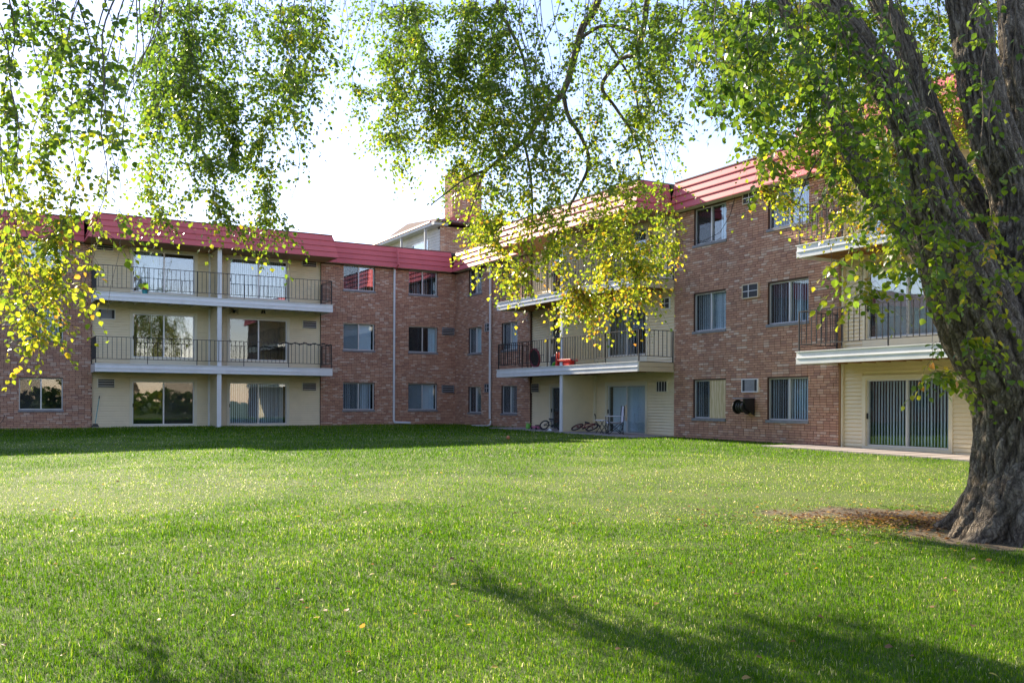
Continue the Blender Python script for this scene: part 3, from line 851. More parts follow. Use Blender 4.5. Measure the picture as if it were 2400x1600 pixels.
# ------------------------------------------------------------------ taller building behind the corner
def back_building():
    y0 = 52.0
    px = 1030; k = (px - CX) / F_PX
    o = (k * y0, y0)
    fB = Frame((sb, -cb), (cb, sb), o); fA2 = Frame((cb, sb), (-sb, cb), o)
    b = empty('tall_wing', (o[0], o[1], .5)); tag(b, 'taller brick building with white clapboard gable side rising behind the inner corner', 'building')
    ze = 1.5 + (942 - 528) / F_PX * y0
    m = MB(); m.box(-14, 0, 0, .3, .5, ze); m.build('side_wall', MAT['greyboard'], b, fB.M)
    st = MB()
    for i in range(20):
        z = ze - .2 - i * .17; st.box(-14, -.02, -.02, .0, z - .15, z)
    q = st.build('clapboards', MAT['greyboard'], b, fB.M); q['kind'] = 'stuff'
    for (a, c) in ((966, 1004), (925, 945)):
        w0 = fB.u(a); w1 = fB.u(c)
        f = MB().box(w0, w1, -.06, -.021, ze - 2.2, ze - .55).build('window', MAT['alu'], b, fB.M)
        MB().box(w0 + .06, w1 - .06, -.075, -.061, ze - 2.1, ze - .65).build('pane', MAT['glass_mirror'], f, fB.M)
    for x in (-1.1, -4.6): MB().box(x, x + .12, -.5, -.38, ze - 2.5, ze - .05).build('eave_post', MAT['greyboard'], b, fB.M)
    MB().box(-14, .4, -.55, .3, ze - .05, ze + .12).build('eave_board', MAT['greyboard'], b, fB.M)
    # brick end facing the lawn
    m = MB(); m.box(.0, 9, 0.0, .3, .5, ze + .0); m.build('brick_end', MAT['mortar'], b, fA2.M)
    V = MB(); ton = []
    z = ze - 5
    i = 0
    while z < ze - .08:
        x = .0 - (.13 if i % 2 else 0)
        while x < 8.9:
            V.box(max(0, x), x + .245, -.02, .0, z, z + .065); ton += [R.random()] * 6; x += .26
        z += .08; i += 1
    bo = V.build('brickwork', MAT['brick'], b, fA2.M); bo['kind'] = 'stuff'
    a_ = bo.data.attributes.new('tone', 'FLOAT', 'FACE'); a_.data.foreach_set('value', ton)
    m = MB(); m.prism([(-.6, ze + .122), (-.55, ze + .24), (3.5, ze + .62), (7, ze + .24), (7, ze + .122)], -.5, 9.3); m.build('roof', MAT['roofedge'], b, fA2.M)
    MB().prism([(-.6, ze + .125), (-.55, ze + .22), (2.0, ze + .9), (6, ze + .22), (6, ze + .125)], -14, -.2).build('roof', MAT['roofred'], b, fB.M)
    u0 = fA2.u(1058, 1.5); u1 = fA2.u(1127, 1.5)
    V = MB(); ton = []; zt = 1.5 + (942 - 410) / F_PX * (y0 + 2.5); z = ze - .2; i = 0
    MB().box(u0 + .02, u1 - .02, 1.52, 2.6, ze - 1, zt - .02).build('chimney_core', MAT['mortar'], b, fA2.M)
    while z < zt - .06:
        x = u0 - (.13 if i % 2 else 0)
        while x < u1 - .02:
            V.box(max(u0, x), min(u1, x + .245), 1.5, 1.518, z, z + .065); ton += [R.random()] * 6; x += .26
        y = 1.52
        while y < 2.5: V.box(u0 - .0, u0 + .018, y, y + .24, z, z + .065); ton += [R.random()] * 6; y += .26
        z += .08; i += 1
    ch = V.build('chimney', MAT['brick'], b, fA2.M)
    a_ = ch.data.attributes.new('tone', 'FLOAT', 'FACE'); a_.data.foreach_set('value', ton)
    MB().box(u0 - .08, u1 + .08, 1.42, 2.7, zt - .02, zt + .1).build('chimney_cap', MAT['roofedge'], b, fA2.M)
    m = MB(); m.box(0.3, 9, .3, 12, .5, ze - .02); m.build('solid_body', MAT['mortar'], b, fA2.M)
back_building()
#PART2
# ------------------------------------------------------------------ trees
def fbm(v): return noise.fractal(v, 1.0, 2.0, 4, noise_basis='PERLIN_ORIGINAL')

def spline(pts, step):
    """Catmull-Rom through (x, y, z, r)"""
    P = [np.array(p, float) for p in pts]; P = [2 * P[0] - P[1]] + P + [2 * P[-1] - P[-2]]
    out = []
    for i in range(1, len(P) - 2):
        a, b, c, d = P[i - 1:i + 3]; n = max(2, int(np.linalg.norm((c - b)[:3]) / step))
        for k in range(n):
            t = k / n
            out.append(.5 * (2 * b + (c - a) * t + (2 * a - 5 * b + 4 * c - d) * t * t + (3 * b - a - 3 * c + d) * t ** 3))
    out.append(P[-2]); return out

def limb(name, pts, parent, seg=64, step=.035, rough=1.0, flare=None, seed=0):
    S = spline(pts, step); n = len(S); V = []; F = []; A = []
    t = Vector(S[1][:3]) - Vector(S[0][:3]); a = t.normalized().cross(Vector((0, 1, 0))).normalized(); dist = 0
    for i in range(n):
        p = Vector(S[i][:3]); t = (Vector(S[min(i + 1, n - 1)][:3]) - Vector(S[max(i - 1, 0)][:3])).normalized()
        if i: dist += (p - Vector(S[i - 1][:3])).length
        a = (a - t * a.dot(t)).normalized(); b = t.cross(a); r = max(.004, S[i][3])
        for k in range(seg):
            q = 2 * math.pi * k / seg; d = a * math.cos(q) + b * math.sin(q)
            c, s_ = math.cos(q), math.sin(q)
            kk = 9.0 * max(r, .12) / .4 + 1.2
            w = .35 * noise.noise(Vector((c * 1.5, s_ * 1.5, dist * .9 + seed)))
            c2, s2 = math.cos(q + w), math.sin(q + w)
            v1 = noise.noise(Vector((c2 * kk * 1.3, s2 * kk * 1.3, dist * 2.6 + seed * 3.1)))
            v2 = noise.noise(Vector((c2 * kk * 3, s2 * kk * 3, dist * 4.2 + seed)))
            v3 = noise.noise(Vector((c * 1.1, s_ * 1.1, dist * .6 + seed * 7)))
            rg = 1 - min(1, abs(v1) * 2.2)
            rr = r * (1 + .10 * v3) + rough * (-.036 * rg * rg + .016 * v2 + .012) * min(1, r / .22)
            if flare: rr *= flare(p.z, q)
            V.append(p + d * rr); A.append(1 - rg * .8 + v2 * .5)
    for i in range(n - 1):
        for k in range(seg):
            k2 = (k + 1) % seg; F.append((i * seg + k, i * seg + k2, (i + 1) * seg + k2, (i + 1) * seg + k))
    F.append(tuple((n - 1) * seg + k for k in range(seg)))
    o3 = Vector(S[0][:3]); me = bpy.data.meshes.new(name)
    me.from_pydata([tuple(v - o3) for v in V], [], F); me.materials.append(MAT['bark'])
    at_ = me.attributes.new('ridge', 'FLOAT', 'POINT'); at_.data.foreach_set('value', A)
    me.polygons.foreach_set('use_smooth', [True] * len(F))
    o = bpy.data.objects.new(name, me); link(o, Matrix.Translation(o3), parent); return o

DK = .91
def P(px, py, depth, r_px=None, r=None):
    if depth < 12.5: depth *= DK
    v = at(px, py, depth); return (v.x, v.y, v.z, r if r is not None else r_px / F_PX * depth)

TX, TY = 5.12, 9.37
elm = empty('elm_tree', (TX, TY, G(TX, TY)))
tag(elm, 'big old elm with a thick leaning furrowed trunk and drooping green and yellow foliage', 'tree')
def flare(z, q):
    h = max(0, z - .20); return 1 + .75 * math.exp(-h / .30) * (1 + .45 * math.sin(q * 5 + 1.1) + .2 * math.sin(q * 3)) + .10 * math.exp(-abs(z - 1.7) / .5)
K = lambda pts: [(x * DK, y * DK, 1.5 + (z - 1.5) * DK, r * DK) for (x, y, z, r) in pts]
limb('trunk', K([(5.67, 10.3, -.05, .44), (5.62, 10.3, .32, .43), (5.60, 10.3, .8, .415), (5.62, 10.3, 1.3, .42), (5.62, 10.3, 1.75, .49), (5.65, 10.3, 2.15, .53), (5.72, 10.3, 2.6, .40)]), elm, seg=150, step=.03, flare=flare, seed=1)
limb('limb', [P(2400, 960, 10.3, 85), P(2350, 850, 10.25, 95), P(2290, 740, 10.2, 92), P(2240, 620, 10.15, 80), P(2185, 480, 10.1, 55), P(2145, 340, 10.1, 41), P(2085, 210, 10.2, 37), P(2010, 95, 10.3, 34), P(1945, 5, 10.4, 33), P(1850, -120, 10.6, 34), P(1700, -260, 10.9, 24)], elm, seg=96, seed=2)
limb('limb', [P(2430, 930, 10.4, 80), P(2425, 760, 10.4, 88), P(2405, 600, 10.45, 78), P(2380, 450, 10.5, 55), P(2328, 320, 10.5, 48), P(2293, 180, 10.6, 45), P(2262, 0, 10.7, 42), P(2200, -200, 10.9, 44)], elm, seg=90, seed=3)
limb('limb', [P(2380, 650, 10.9, 36), P(2290, 480, 11.0, 28), P(2205, 330, 11.1, 25), P(2130, 130, 11.3, 24), P(2060, 0, 11.4, 23), P(1990, -160, 11.6, 22)], elm, seg=60, seed=4)
limb('limb', [P(2310, 800, 10.8, 50), P(2230, 660, 11.0, 40), P(2130, 540, 11.3, 32), P(2030, 420, 11.5, 26), P(1960, 270, 11.7, 21), P(1890, 130, 11.9, 18), P(1815, -20, 12.1, 15), P(1700, -160, 12.3, 13)], elm, seg=60, seed=5)
limb('limb', [P(2500, 800, 10.9, 60), P(2450, 560, 11.0, 46), P(2415, 350, 11.2, 38), P(2385, 150, 11.3, 34), P(2365, -60, 11.5, 28), P(2330, -240, 11.8, 20)], elm, seg=60, seed=6)
for i, (pth) in enumerate([[(5.62, 10.2, 1.0, .20), (5.35, 10.0, .62, .26), (5.05, 9.9, .36, .20), (4.72, 9.86, .20, .14), (4.38, 9.85, .12, .07), (4.1, 9.85, .08, .03)],
                           [(5.65, 10.2, .95, .2), (5.52, 9.95, .6, .24), (5.35, 9.6, .27, .18), (5.2, 9.35, .12, .12), (5.0, 9.15, .06, .05)],
                           [(5.7, 10.2, .9, .2), (5.88, 9.95, .55, .24), (6.1, 9.55, .25, .18), (6.3, 9.2, .1, .1)],
                           [(5.4, 10.6, .6, .22), (5.0, 10.95, .22, .13), (4.7, 11.2, .15, .06)],
                           [(6.0, 10.5, .6, .26), (6.5, 10.7, .2, .15), (6.9, 10.8, .1, .06)]]):
    pth = [(TX / DK + (x - TX / DK) * .70, TY / DK + (y - TY / DK) * .70, z + .05 - .26 * min(1, k / 3), r_) for k, (x, y, z, r_) in enumerate(pth)]
    limb('root', K(pth), elm, seg=44, step=.03, seed=10 + i, rough=.8)
# long limb reaching over the lawn above the frame, and the boughs that hang from it
for i, pth in enumerate([[P(1850, -120, 10.6, 24), P(1640, -230, 14.2, 20), P(1420, -200, 15.2, 17), P(1150, -230, 15.6, 13), P(860, -220, 15.9, 7)],
        [P(1440, -200, 15.2, 11), P(1402, 0, 15.2, 9), P(1366, 63, 15.2, 8.5), P(1345, 138, 15.2, 8), P(1320, 215, 15.1, 7.5), P(1271, 267, 15.0, 6.5), P(1228, 330, 15.0, 5.5), P(1144, 396, 15.0, 4), P(1121, 440, 15.0, 2), P(1095, 520, 15.0, 1)],
        [P(1320, 215, 15.1, 5.5), P(1331, 270, 15.0, 5), P(1365, 327, 14.9, 4.6), P(1380, 385, 14.9, 4), P(1351, 453, 14.7, 3.4), P(1332, 490, 14.7, 2.6), P(1300, 560, 14.7, 1.4), P(1280, 640, 14.7, .8)],
        [P(1560, -200, 14.7, 9), P(1517, 0, 15.0, 7), P(1512, 46, 15.1, 6.6), P(1489, 126, 15.2, 5.6), P(1460, 137, 15.4, 5), P(1411, 200, 15.4, 4.4), P(1443, 253, 15.5, 3.6), P(1489, 325, 15.5, 2.8), P(1510, 400, 15.5, 1.6)],
        [P(1360, 90, 15.2, 4.4), P(1410, 62, 15.2, 4.2), P(1460, 66, 15.4, 3.8), P(1490, 80, 15.5, 3)],
        [P(1150, -210, 15.6, 8), P(1167, 0, 15.6, 5), P(1196, 69, 15.6, 4.4), P(1225, 132, 15.6, 3.6), P(1242, 220, 15.6, 2.4), P(1250, 300, 15.6, 1.2)],
        [P(1228, 330, 15.0, 3.4), P(1242, 402, 14.9, 3), P(1248, 494, 14.9, 2.2), P(1244, 600, 14.9, 1.2)],
        [P(1420, 90, 16.0, 3), P(1480, 190, 16.1, 3), P(1500, 270, 16.1, 2.2), P(1540, 400, 16.1, 1.2)],
        [P(1144, 396, 15.0, 3.2), P(1090, 420, 15.0, 2.4), P(1010, 480, 15.0, 1.2)],
        [P(2060, 300, 9.8, 5), P(1960, 330, 9.4, 3), P(1900, 400, 9.2, 2), P(1870, 480, 9.1, 1)]]):
    limb('bough', pth, elm, seg=10, step=.08, rough=.3, seed=20 + i)

tree2 = empty('hanging_elm_tree', (-7.6, 8.6, G(-7.6, 8.6)))
tag(tree2, 'nearer elm whose long leafy twigs hang like a curtain across the upper left', 'tree')
limb('trunk', [(-7.6, 8.6, 0, .42), (-7.6, 8.6, 1.5, .36), (-7.3, 8.6, 3.2, .32), (-6.9, 8.6, 5, .26), (-6.2, 8.6, 6.4, .2)], tree2, seg=60, step=.06, seed=31)
for i, pth in enumerate([[(-6.7, 8.6, 5.5, .18), (-5.2, 8.2, 6.4, .13), (-3.6, 7.8, 6.6, .09), (-2.0, 7.4, 6.6, .05)],
                         [(-6.9, 8.6, 5, .18), (-5.4, 9.4, 6.8, .13), (-3.6, 10, 7.2, .10), (-1.6, 10.4, 7.2, .06), (-.6, 10.6, 7.0, .03)],
                         [(-7.0, 8.6, 4.8, .18), (-6.8, 10.5, 7.4, .15), (-5.8, 12.6, 8.9, .11), (-4.0, 13.2, 9.2, .07), (-2.6, 13.4, 8.9, .03)],
                         [(-7.0, 9.2, 5.6, .14), (-7.2, 12, 7.6, .11), (-6.6, 14.4, 8.6, .07), (-5.2, 15, 8.6, .03)],
                         [(-7.1, 8.5, 4.4, .15), (-5.6, 7.0, 5.4, .10), (-4.2, 6.2, 5.5, .06), (-2.9, 5.8, 5.3, .03)]]):
    limb('bough', pth, tree2, seg=20, step=.1, rough=.5, seed=40 + i)

# coverage of foliage over the view, in tenths, per 80 x 60 pixel cell of the photograph
LEFT = ["6633887587", "6643897587", "6566897686", "5566899771", "6526899760", "6626678730", "6643658620", "6521636700", "6742434620", "7720000510", "7720000000", "6630000000", "6410000000", "3100000000", "2000000000", "1000000000"]
MID = ["4788732668", "3788843568", "1888864468", "5888885477", "2788886576", "2767886563", "0317667661", "0004666564", "0006666665", "0002646677", "0000363676", "0000036652", "0000005630", "0000001410", "", ""]
NEAR = ["5777741121", "5788741121", "3788742121", "2788742111", "1577653111", "0147764211", "0024665211", "0001344211", "0000345433", "0000036643", "0000346543", "0000343332", "0000000001", "0000000233", "0000000344", "0000000132"]
FAR = ["6888888777", "6888888777", "5888888776", "2787888776", "1366677666", "0026666555", "0014666655", "0015456654", "0005235443", "0001023322", "", "", "", "", "", ""]

def cells(rows, c0):
    D = np.zeros((16, 30))
    for r_, row in enumerate(rows):
        for k, ch in enumerate(row): D[r_, c0 + k] = int(ch)
    return D

TMPL = np.array([(0, 0, 0), (.30, 0, .0), (.66, 0, -.02), (1, 0, -.10), (.13, .24, .05), (.38, .40, .09), (.68, .29, .05), (.13, -.24, .05), (.38, -.40, .09), (.68, -.29, .05)])
TF = [(0, 1, 4), (1, 5, 4), (1, 2, 6, 5), (2, 3, 6), (0, 7, 1), (1, 7, 8), (1, 8, 9, 2), (2, 9, 3)]
TMPL4 = np.array([(0, 0, 0), (.5, 0, -.01), (1, 0, -.09), (.42, .42, .08), (.42, -.42, .08)])
TF4 = np.array([(0, 1, 3), (1, 2, 3), (0, 4, 1), (1, 4, 2)])
TF_TRI = np.array([(0, 1, 4), (1, 5, 4), (1, 2, 6), (1, 6, 5), (2, 3, 6), (0, 7, 1), (1, 7, 8), (1, 8, 9), (1, 9, 2), (2, 9, 3)])
NV, NF = 10, 10

TMPL_, TF_ = TMPL, TF_TRI
def make_leaves(p, d, nrm, L, wd, tone, name, parent, mat='leaf', lite=False):
    TMPL, TF_TRI, NV, NF = (TMPL4, TF4, 5, 4) if lite else (TMPL_, TF_, 10, 10)
    d = d / np.linalg.norm(d, axis=1, keepdims=True)
    s_ = np.cross(nrm, d); s_ /= np.linalg.norm(s_, axis=1, keepdims=True) + 1e-9
    n_ = np.cross(d, s_)
    V = p[:, None] + L[:, None, None] * (TMPL[None, :, 0:1] * d[:, None] + (TMPL[None, :, 1:2] * wd[:, None, None]) * s_[:, None] + TMPL[None, :, 2:3] * n_[:, None])
    m = len(p); me = bpy.data.meshes.new(name)
    F = (TF_TRI[None] + (np.arange(m) * NV)[:, None, None]).reshape(-1)
    nf = m * NF
    me.vertices.add(m * NV); me.vertices.foreach_set('co', V.reshape(-1))
    me.loops.add(nf * 3); me.loops.foreach_set('vertex_index', F.astype(np.int32))
    me.polygons.add(nf); me.polygons.foreach_set('loop_start', np.arange(nf, dtype=np.int32) * 3)
    me.update(calc_edges=True)
    at_ = me.attributes.new('tone', 'FLOAT', 'FACE'); at_.data.foreach_set('value', np.repeat(tone, NF).astype(np.float32))
    me.materials.append(MAT[mat])
    o = bpy.data.objects.new(name, me); link(o, Matrix(), parent); o['kind'] = 'stuff'
    return o

def grow(D, c0, c1, depth_fn, size, tone_fn, seed, spacing=26, gain=1.0, ytop=-260):
    """drooping strands with leafy sprigs; returns leaf arrays and adds to the twig mesh"""
    rg = np.random.default_rng(seed); strands = []
    for c in range(c0, c1):
        col = D[:, c]
        if col.max() <= 0: continue
        w = col * (np.arange(16) + 2.0) ** 1.1; w = w / w.sum()
        for k in range(int(round(80 / spacing))):
            x = c * 80 + rg.uniform(0, 80); dep = depth_fn(c, rg)
            yend = (rg.choice(16, p=w) + rg.uniform(.3, 1)) * 60
            pts = []; y = ytop + rg.uniform(-20, 20); ph = rg.uniform(0, 6.3, 3); x0 = x
            lean = rg.normal(0, .16)
            while y < yend:
                f = (y - ytop) / 500
                xx = x0 + lean * (y - yend) + 20 * math.sin(y / 110 + ph[0]) + 7 * math.sin(y / 37 + ph[1])
                dd = dep + .25 * math.sin(y / 130 + ph[2])
                pts.append((xx, y, dd)); y += 15
            if len(pts) > 3: strands.append(pts)
    pool = {}
    for si, s_ in enumerate(strands):
        for i, (x, y, dd) in enumerate(s_):
            r_ = int(y // 60); c = int(x // 80)
            if -5 <= r_ < 16 and 0 <= c < 30: pool.setdefault((r_, c), []).append((si, i))
    LP, LD, LN, LL, LW, LT = [], [], [], [], [], []; sprigs = []
    for r_ in range(-4, 16):
        for c in range(c0, c1):
            dv = D[max(0, r_), c] * (1 if r_ >= 0 else .45)
            if dv <= 0: continue
            cand = pool.get((r_, c))
            if not cand:
                best = None
                for dc in (-1, 1, -2, 2):
                    for dr in (0, -1):
                        cand = pool.get((r_ + dr, c + dc))
                        if cand: break
                    if cand: break
                if not cand: continue
            cov = min(.95, dv / 10 * 1.10); dmid = strands[cand[0][0]][cand[0][1]][2]
            apx = .30 * (size * F_PX / dmid) ** 2 * .62
            nl = -math.log(1 - cov) * 4800 / apx * gain
            ns = nl / 8.0; ns = int(ns) + (rg.random() < ns % 1)
            for _ in range(ns):
                si, i = cand[rg.integers(len(cand))]; x, y, dd = strands[si][i]
                for _try in range(8):
                    tx, ty = c * 80 + rg.uniform(-14, 94), r_ * 60 + rg.uniform(-10, 70)
                    nn = noise.noise(Vector((tx / 62 + seed, ty / 48 + tx / 150, seed * .37))) + .6 * noise.noise(Vector((tx / 24 + seed, ty / 24, seed * .7)))
                    if rg.random() < min(1, max(.03, .42 + 1.9 * nn)): break
                b = at(x, y, dd)
                # short twig from the strand toward a spot in the cell, drooping
                ln = rg.uniform(.18, .42) * (1.6 if dmid > 9.6 else 1.15)
                tgt = at(tx, ty + 10, dd + rg.normal(0, .25)); v = (tgt - b)
                if v.length > ln * 1.7:
                    v = v.normalized() * ln * 1.7
                elif v.length < ln * .6:
                    v = Vector((rg.normal(), rg.normal(), -1.0)).normalized() * ln
                e = b + v; mid = b + v * .5 + Vector((0, 0, .10 * ln)); e = e - Vector((0, 0, .25 * ln))
                sprigs.append((b, mid, e)); tn = tone_fn(r_, c, rg)
                nlf = int(rg.integers(6, 11))
                for q in range(nlf):
                    f = (q + .7) / nlf
                    p0 = b * (1 - f) ** 2 + mid * 2 * f * (1 - f) + e * f * f
                    side = 1 if q % 2 else -1; ax = v.normalized(); sd = ax.cross(Vector((0, 0, 1)))
                    sd = sd.normalized() if sd.length > .05 else Vector((1, 0, 0))
                    dl = ax * .55 + sd * side * rg.uniform(.4, 1) + Vector((rg.normal(0, .25), rg.normal(0, .25), -.55 + rg.normal(0, .25)))
                    LP.append(p0 + dl.normalized() * .012); LD.append(dl); LN.append((rg.normal(0, .55), rg.normal(0, .55), 1.0))
                    LL.append(size * rg.uniform(.62, 1.18)); LW.append(rg.uniform(.82, 1.25)); LT.append(min(1, max(0, tn + rg.normal(0, .13))))
    return strands, sprigs, [np.array([tuple(x) for x in LP]), np.array([tuple(x) for x in LD]), np.array(LN), np.array(LL), np.array(LW), np.array(LT)]

def twig_mesh(strands, sprigs, parent, name='twigs'):
    mb = MB()
    for s_ in strands:
        pts = [at(*q) for q in s_[::2]]; n = len(pts)
        if n > 2: mb.tube(pts, [.0058 * (1 - i / n) + .0018 for i in range(n)], 4, cap=False)
    for (b, m_, e) in sprigs:
        mb.tube([b, m_, e], [.0022, .0016, .001], 3, cap=False)
    o = mb.build(name, MAT['twig'], parent); o['kind'] = 'stuff'; return o

single_mesh = bpy.data.meshes.new('leaf'); single_mesh.from_pydata(TMPL.tolist(), [], TF); single_mesh.materials.append(MAT['leaf_obj'])
def foliage(tree, parts):
    A = [np.concatenate([p[i] for p in parts]) for i in range(6)]
    p, d, nr, L, wd, tn = A
    depth = p[:, 1]; px = CX + p[:, 0] / depth * F_PX; py = HY - (p[:, 2] - 1.5) / depth * F_PX
    sc = L / depth * ((px > 5) & (px < 2395) & (py > 5))
    keep = np.argsort(-sc)[:300]; msk = np.ones(len(p), bool); msk[keep] = False
    fa = msk & (p[:, 1] > 9.6); ne = msk & (p[:, 1] <= 9.6)
    make_leaves(p[ne], d[ne], nr[ne], L[ne], wd[ne], tn[ne], 'foliage', tree)
    make_leaves(p[fa], d[fa], nr[fa], L[fa], wd[fa], tn[fa], 'foliage', tree, lite=True)
    for i in keep:
        X = Vector(d[i]).normalized(); Y = Vector(nr[i]).cross(X).normalized(); Z = X.cross(Y)
        M = Matrix.Translation(p[i]) @ Matrix((X, Y, Z)).transposed().to_4x4() @ Matrix.Diagonal((L[i], L[i] * wd[i], L[i], 1))
        o = inst(single_mesh, 'leaf', M, tree); o['tone'] = float(tn[i])
    return len(p)

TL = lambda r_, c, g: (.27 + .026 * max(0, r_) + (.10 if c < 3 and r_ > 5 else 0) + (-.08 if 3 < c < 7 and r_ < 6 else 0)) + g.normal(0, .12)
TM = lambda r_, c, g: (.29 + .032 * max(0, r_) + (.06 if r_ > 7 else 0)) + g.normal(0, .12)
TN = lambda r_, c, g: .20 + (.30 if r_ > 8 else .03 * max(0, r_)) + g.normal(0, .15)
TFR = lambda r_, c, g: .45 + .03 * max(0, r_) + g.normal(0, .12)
dl = cells(LEFT, 0)
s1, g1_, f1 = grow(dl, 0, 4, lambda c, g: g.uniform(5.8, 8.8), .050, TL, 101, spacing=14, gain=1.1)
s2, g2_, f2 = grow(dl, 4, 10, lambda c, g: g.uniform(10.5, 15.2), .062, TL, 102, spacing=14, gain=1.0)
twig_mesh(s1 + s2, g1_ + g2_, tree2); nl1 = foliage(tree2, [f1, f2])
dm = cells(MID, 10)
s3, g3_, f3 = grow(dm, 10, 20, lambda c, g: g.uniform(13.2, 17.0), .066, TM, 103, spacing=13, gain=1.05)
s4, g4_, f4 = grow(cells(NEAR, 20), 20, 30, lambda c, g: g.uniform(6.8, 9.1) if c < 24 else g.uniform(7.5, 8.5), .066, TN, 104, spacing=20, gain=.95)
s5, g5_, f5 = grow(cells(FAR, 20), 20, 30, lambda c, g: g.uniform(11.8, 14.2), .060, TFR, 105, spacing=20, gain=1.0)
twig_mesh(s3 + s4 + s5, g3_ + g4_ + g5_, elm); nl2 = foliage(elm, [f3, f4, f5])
print('leaves', nl1, nl2)

# ------------------------------------------------------------------ trees across the lawn behind the viewer (mirrored in the window panes)
def ring_trees():
    rg = np.random.default_rng(55)
    n = 5200; q = rg.normal(0, 1, (n, 3)); q /= np.linalg.norm(q, axis=1, keepdims=True)
    lob = rg.normal(0, 1, (26, 3)); lob /= np.linalg.norm(lob, axis=1, keepdims=True)
    k = rg.integers(0, 26, n); p = lob[k] * np.array([2.3, 2.3, 2.5]) * .8 + q * rg.uniform(.5, 1.1, (n, 1)); p[:, 2] += 5.6
    first = None
    spots = [(-38, 0), (-36, -12), (-30, -22), (-22, -30), (-4, -36), (4, -34), (12, -33), (20, -30), (-18, -34), (-41, 22), (-40, 10), (-30, -6), (-27, 2), (-31, 9), (-22, -14), (-15, -19), (-8, -24), (-1, -27), (6, -24), (13, -21), (20, -17), (-34, 16), (-12, -30)]
    for i, (x, y) in enumerate(spots):
        t = empty('lawn_tree', (x, y, G(x, y)), rg.uniform(0, 6)); tag(t, 'round leafy tree across the lawn mirrored in the window panes', 'tree', 'trees across the lawn')
        sc = rg.uniform(.85, 1.25)
        if first is None:
            f = make_leaves(p, q + rg.normal(0, .4, (n, 3)), rg.normal(0, .6, (n, 3)) + np.array([0, 0, 1]), rg.uniform(.25, .5, n), rg.uniform(.8, 1.2, n), np.clip(rg.normal(.5, .2, n), 0, 1), 'crown', t, lite=True)
            tr = MB().tube([(0, 0, -.1), (.05, 0, 2), (0, .1, 4), (.1, 0, 6.5)], [.28, .22, .17, .06], 12); v = tr.v
            f2 = tr.build('trunk', MAT['bark'], t, smooth=True, org=(0, 0, 0)); first = (f.data, f2.data)
            for o in (f, f2):
                o.matrix_parent_inverse = Matrix(); o.matrix_basis = Matrix.Scale(sc, 4)
        else:
            for nm, me in zip(('crown', 'trunk'), first):
                o = bpy.data.objects.new(nm, me); COL.objects.link(o); o.parent = t; o.matrix_basis = Matrix.Scale(sc, 4)
                if nm == 'crown': o['kind'] = 'stuff'
ring_trees()
def added_hedge():  # unseen leafy row, added to cover the bare horizon in window reflections
    rg = np.random.default_rng(77); n = 9000
    a = rg.uniform(math.radians(150), math.radians(330), n); r = 40 + rg.normal(0, .5, n); z = rg.uniform(0, 2.6, n) ** 1 + .25 * np.sin(a * 60)
    p = np.stack([np.cos(a) * r, 4 + np.sin(a) * r, np.maximum(0, z)], 1)
    o = make_leaves(p, rg.normal(0, 1, (n, 3)), rg.normal(0, 1, (n, 3)), rg.uniform(.4, .8, n), rg.uniform(.9, 1.3, n), np.clip(rg.normal(.35, .2, n), 0, 1), 'added_hedge', None, lite=True)
    tag(o, 'long leafy row added unseen behind the viewer to fill the window reflections', 'added_hedge', kind='stuff')
added_hedge()

# ------------------------------------------------------------------ grass
def grassmat():
    m = bpy.data.materials.new('grass_blade'); m.use_nodes = True; t = m.node_tree
    b = t.nodes['Principled BSDF']; out = t.nodes['Material Output']
    a = N(t, 'ShaderNodeAttribute'); a.attribute_name = 'tone'
    c = ramp(t, a.outputs['Fac'], [(0, (.030, .085, .001)), (.3, (.088, .20, .001)), (.55, (.165, .27, .004)), (.78, (.34, .37, .05)), (1, (.70, .65, .36))])
    t.links.new(c, b.inputs['Base Color']); b.inputs['Roughness'].default_value = .4; b.inputs['Specular IOR Level'].default_value = .06
    tr = N(t, 'ShaderNodeBsdfTranslucent'); hs = N(t, 'ShaderNodeHueSaturation'); hs.inputs['Value'].default_value = 2.0; t.links.new(c, hs.inputs['Color']); t.links.new(hs.outputs[0], tr.inputs[0])
    mx = N(t, 'ShaderNodeMixShader'); mx.inputs[0].default_value = .45
    t.links.new(b.outputs[0], mx.inputs[1]); t.links.new(tr.outputs[0], mx.inputs[2]); t.links.new(mx.outputs[0], out.inputs[0])
    return m
MAT['grass'] = grassmat()
Gv = lambda x, y: .55 * (1 - np.exp(-np.maximum(0, y - 4.0) / 14)) + .012 * np.sin(x * .7 + y * .3) * np.minimum(1, np.maximum(0, y - 4) / 4)
patioB1 = (uB(1224), b1b - .02, -1.50); patioB2 = (uB(1880), b2b, -1.45)
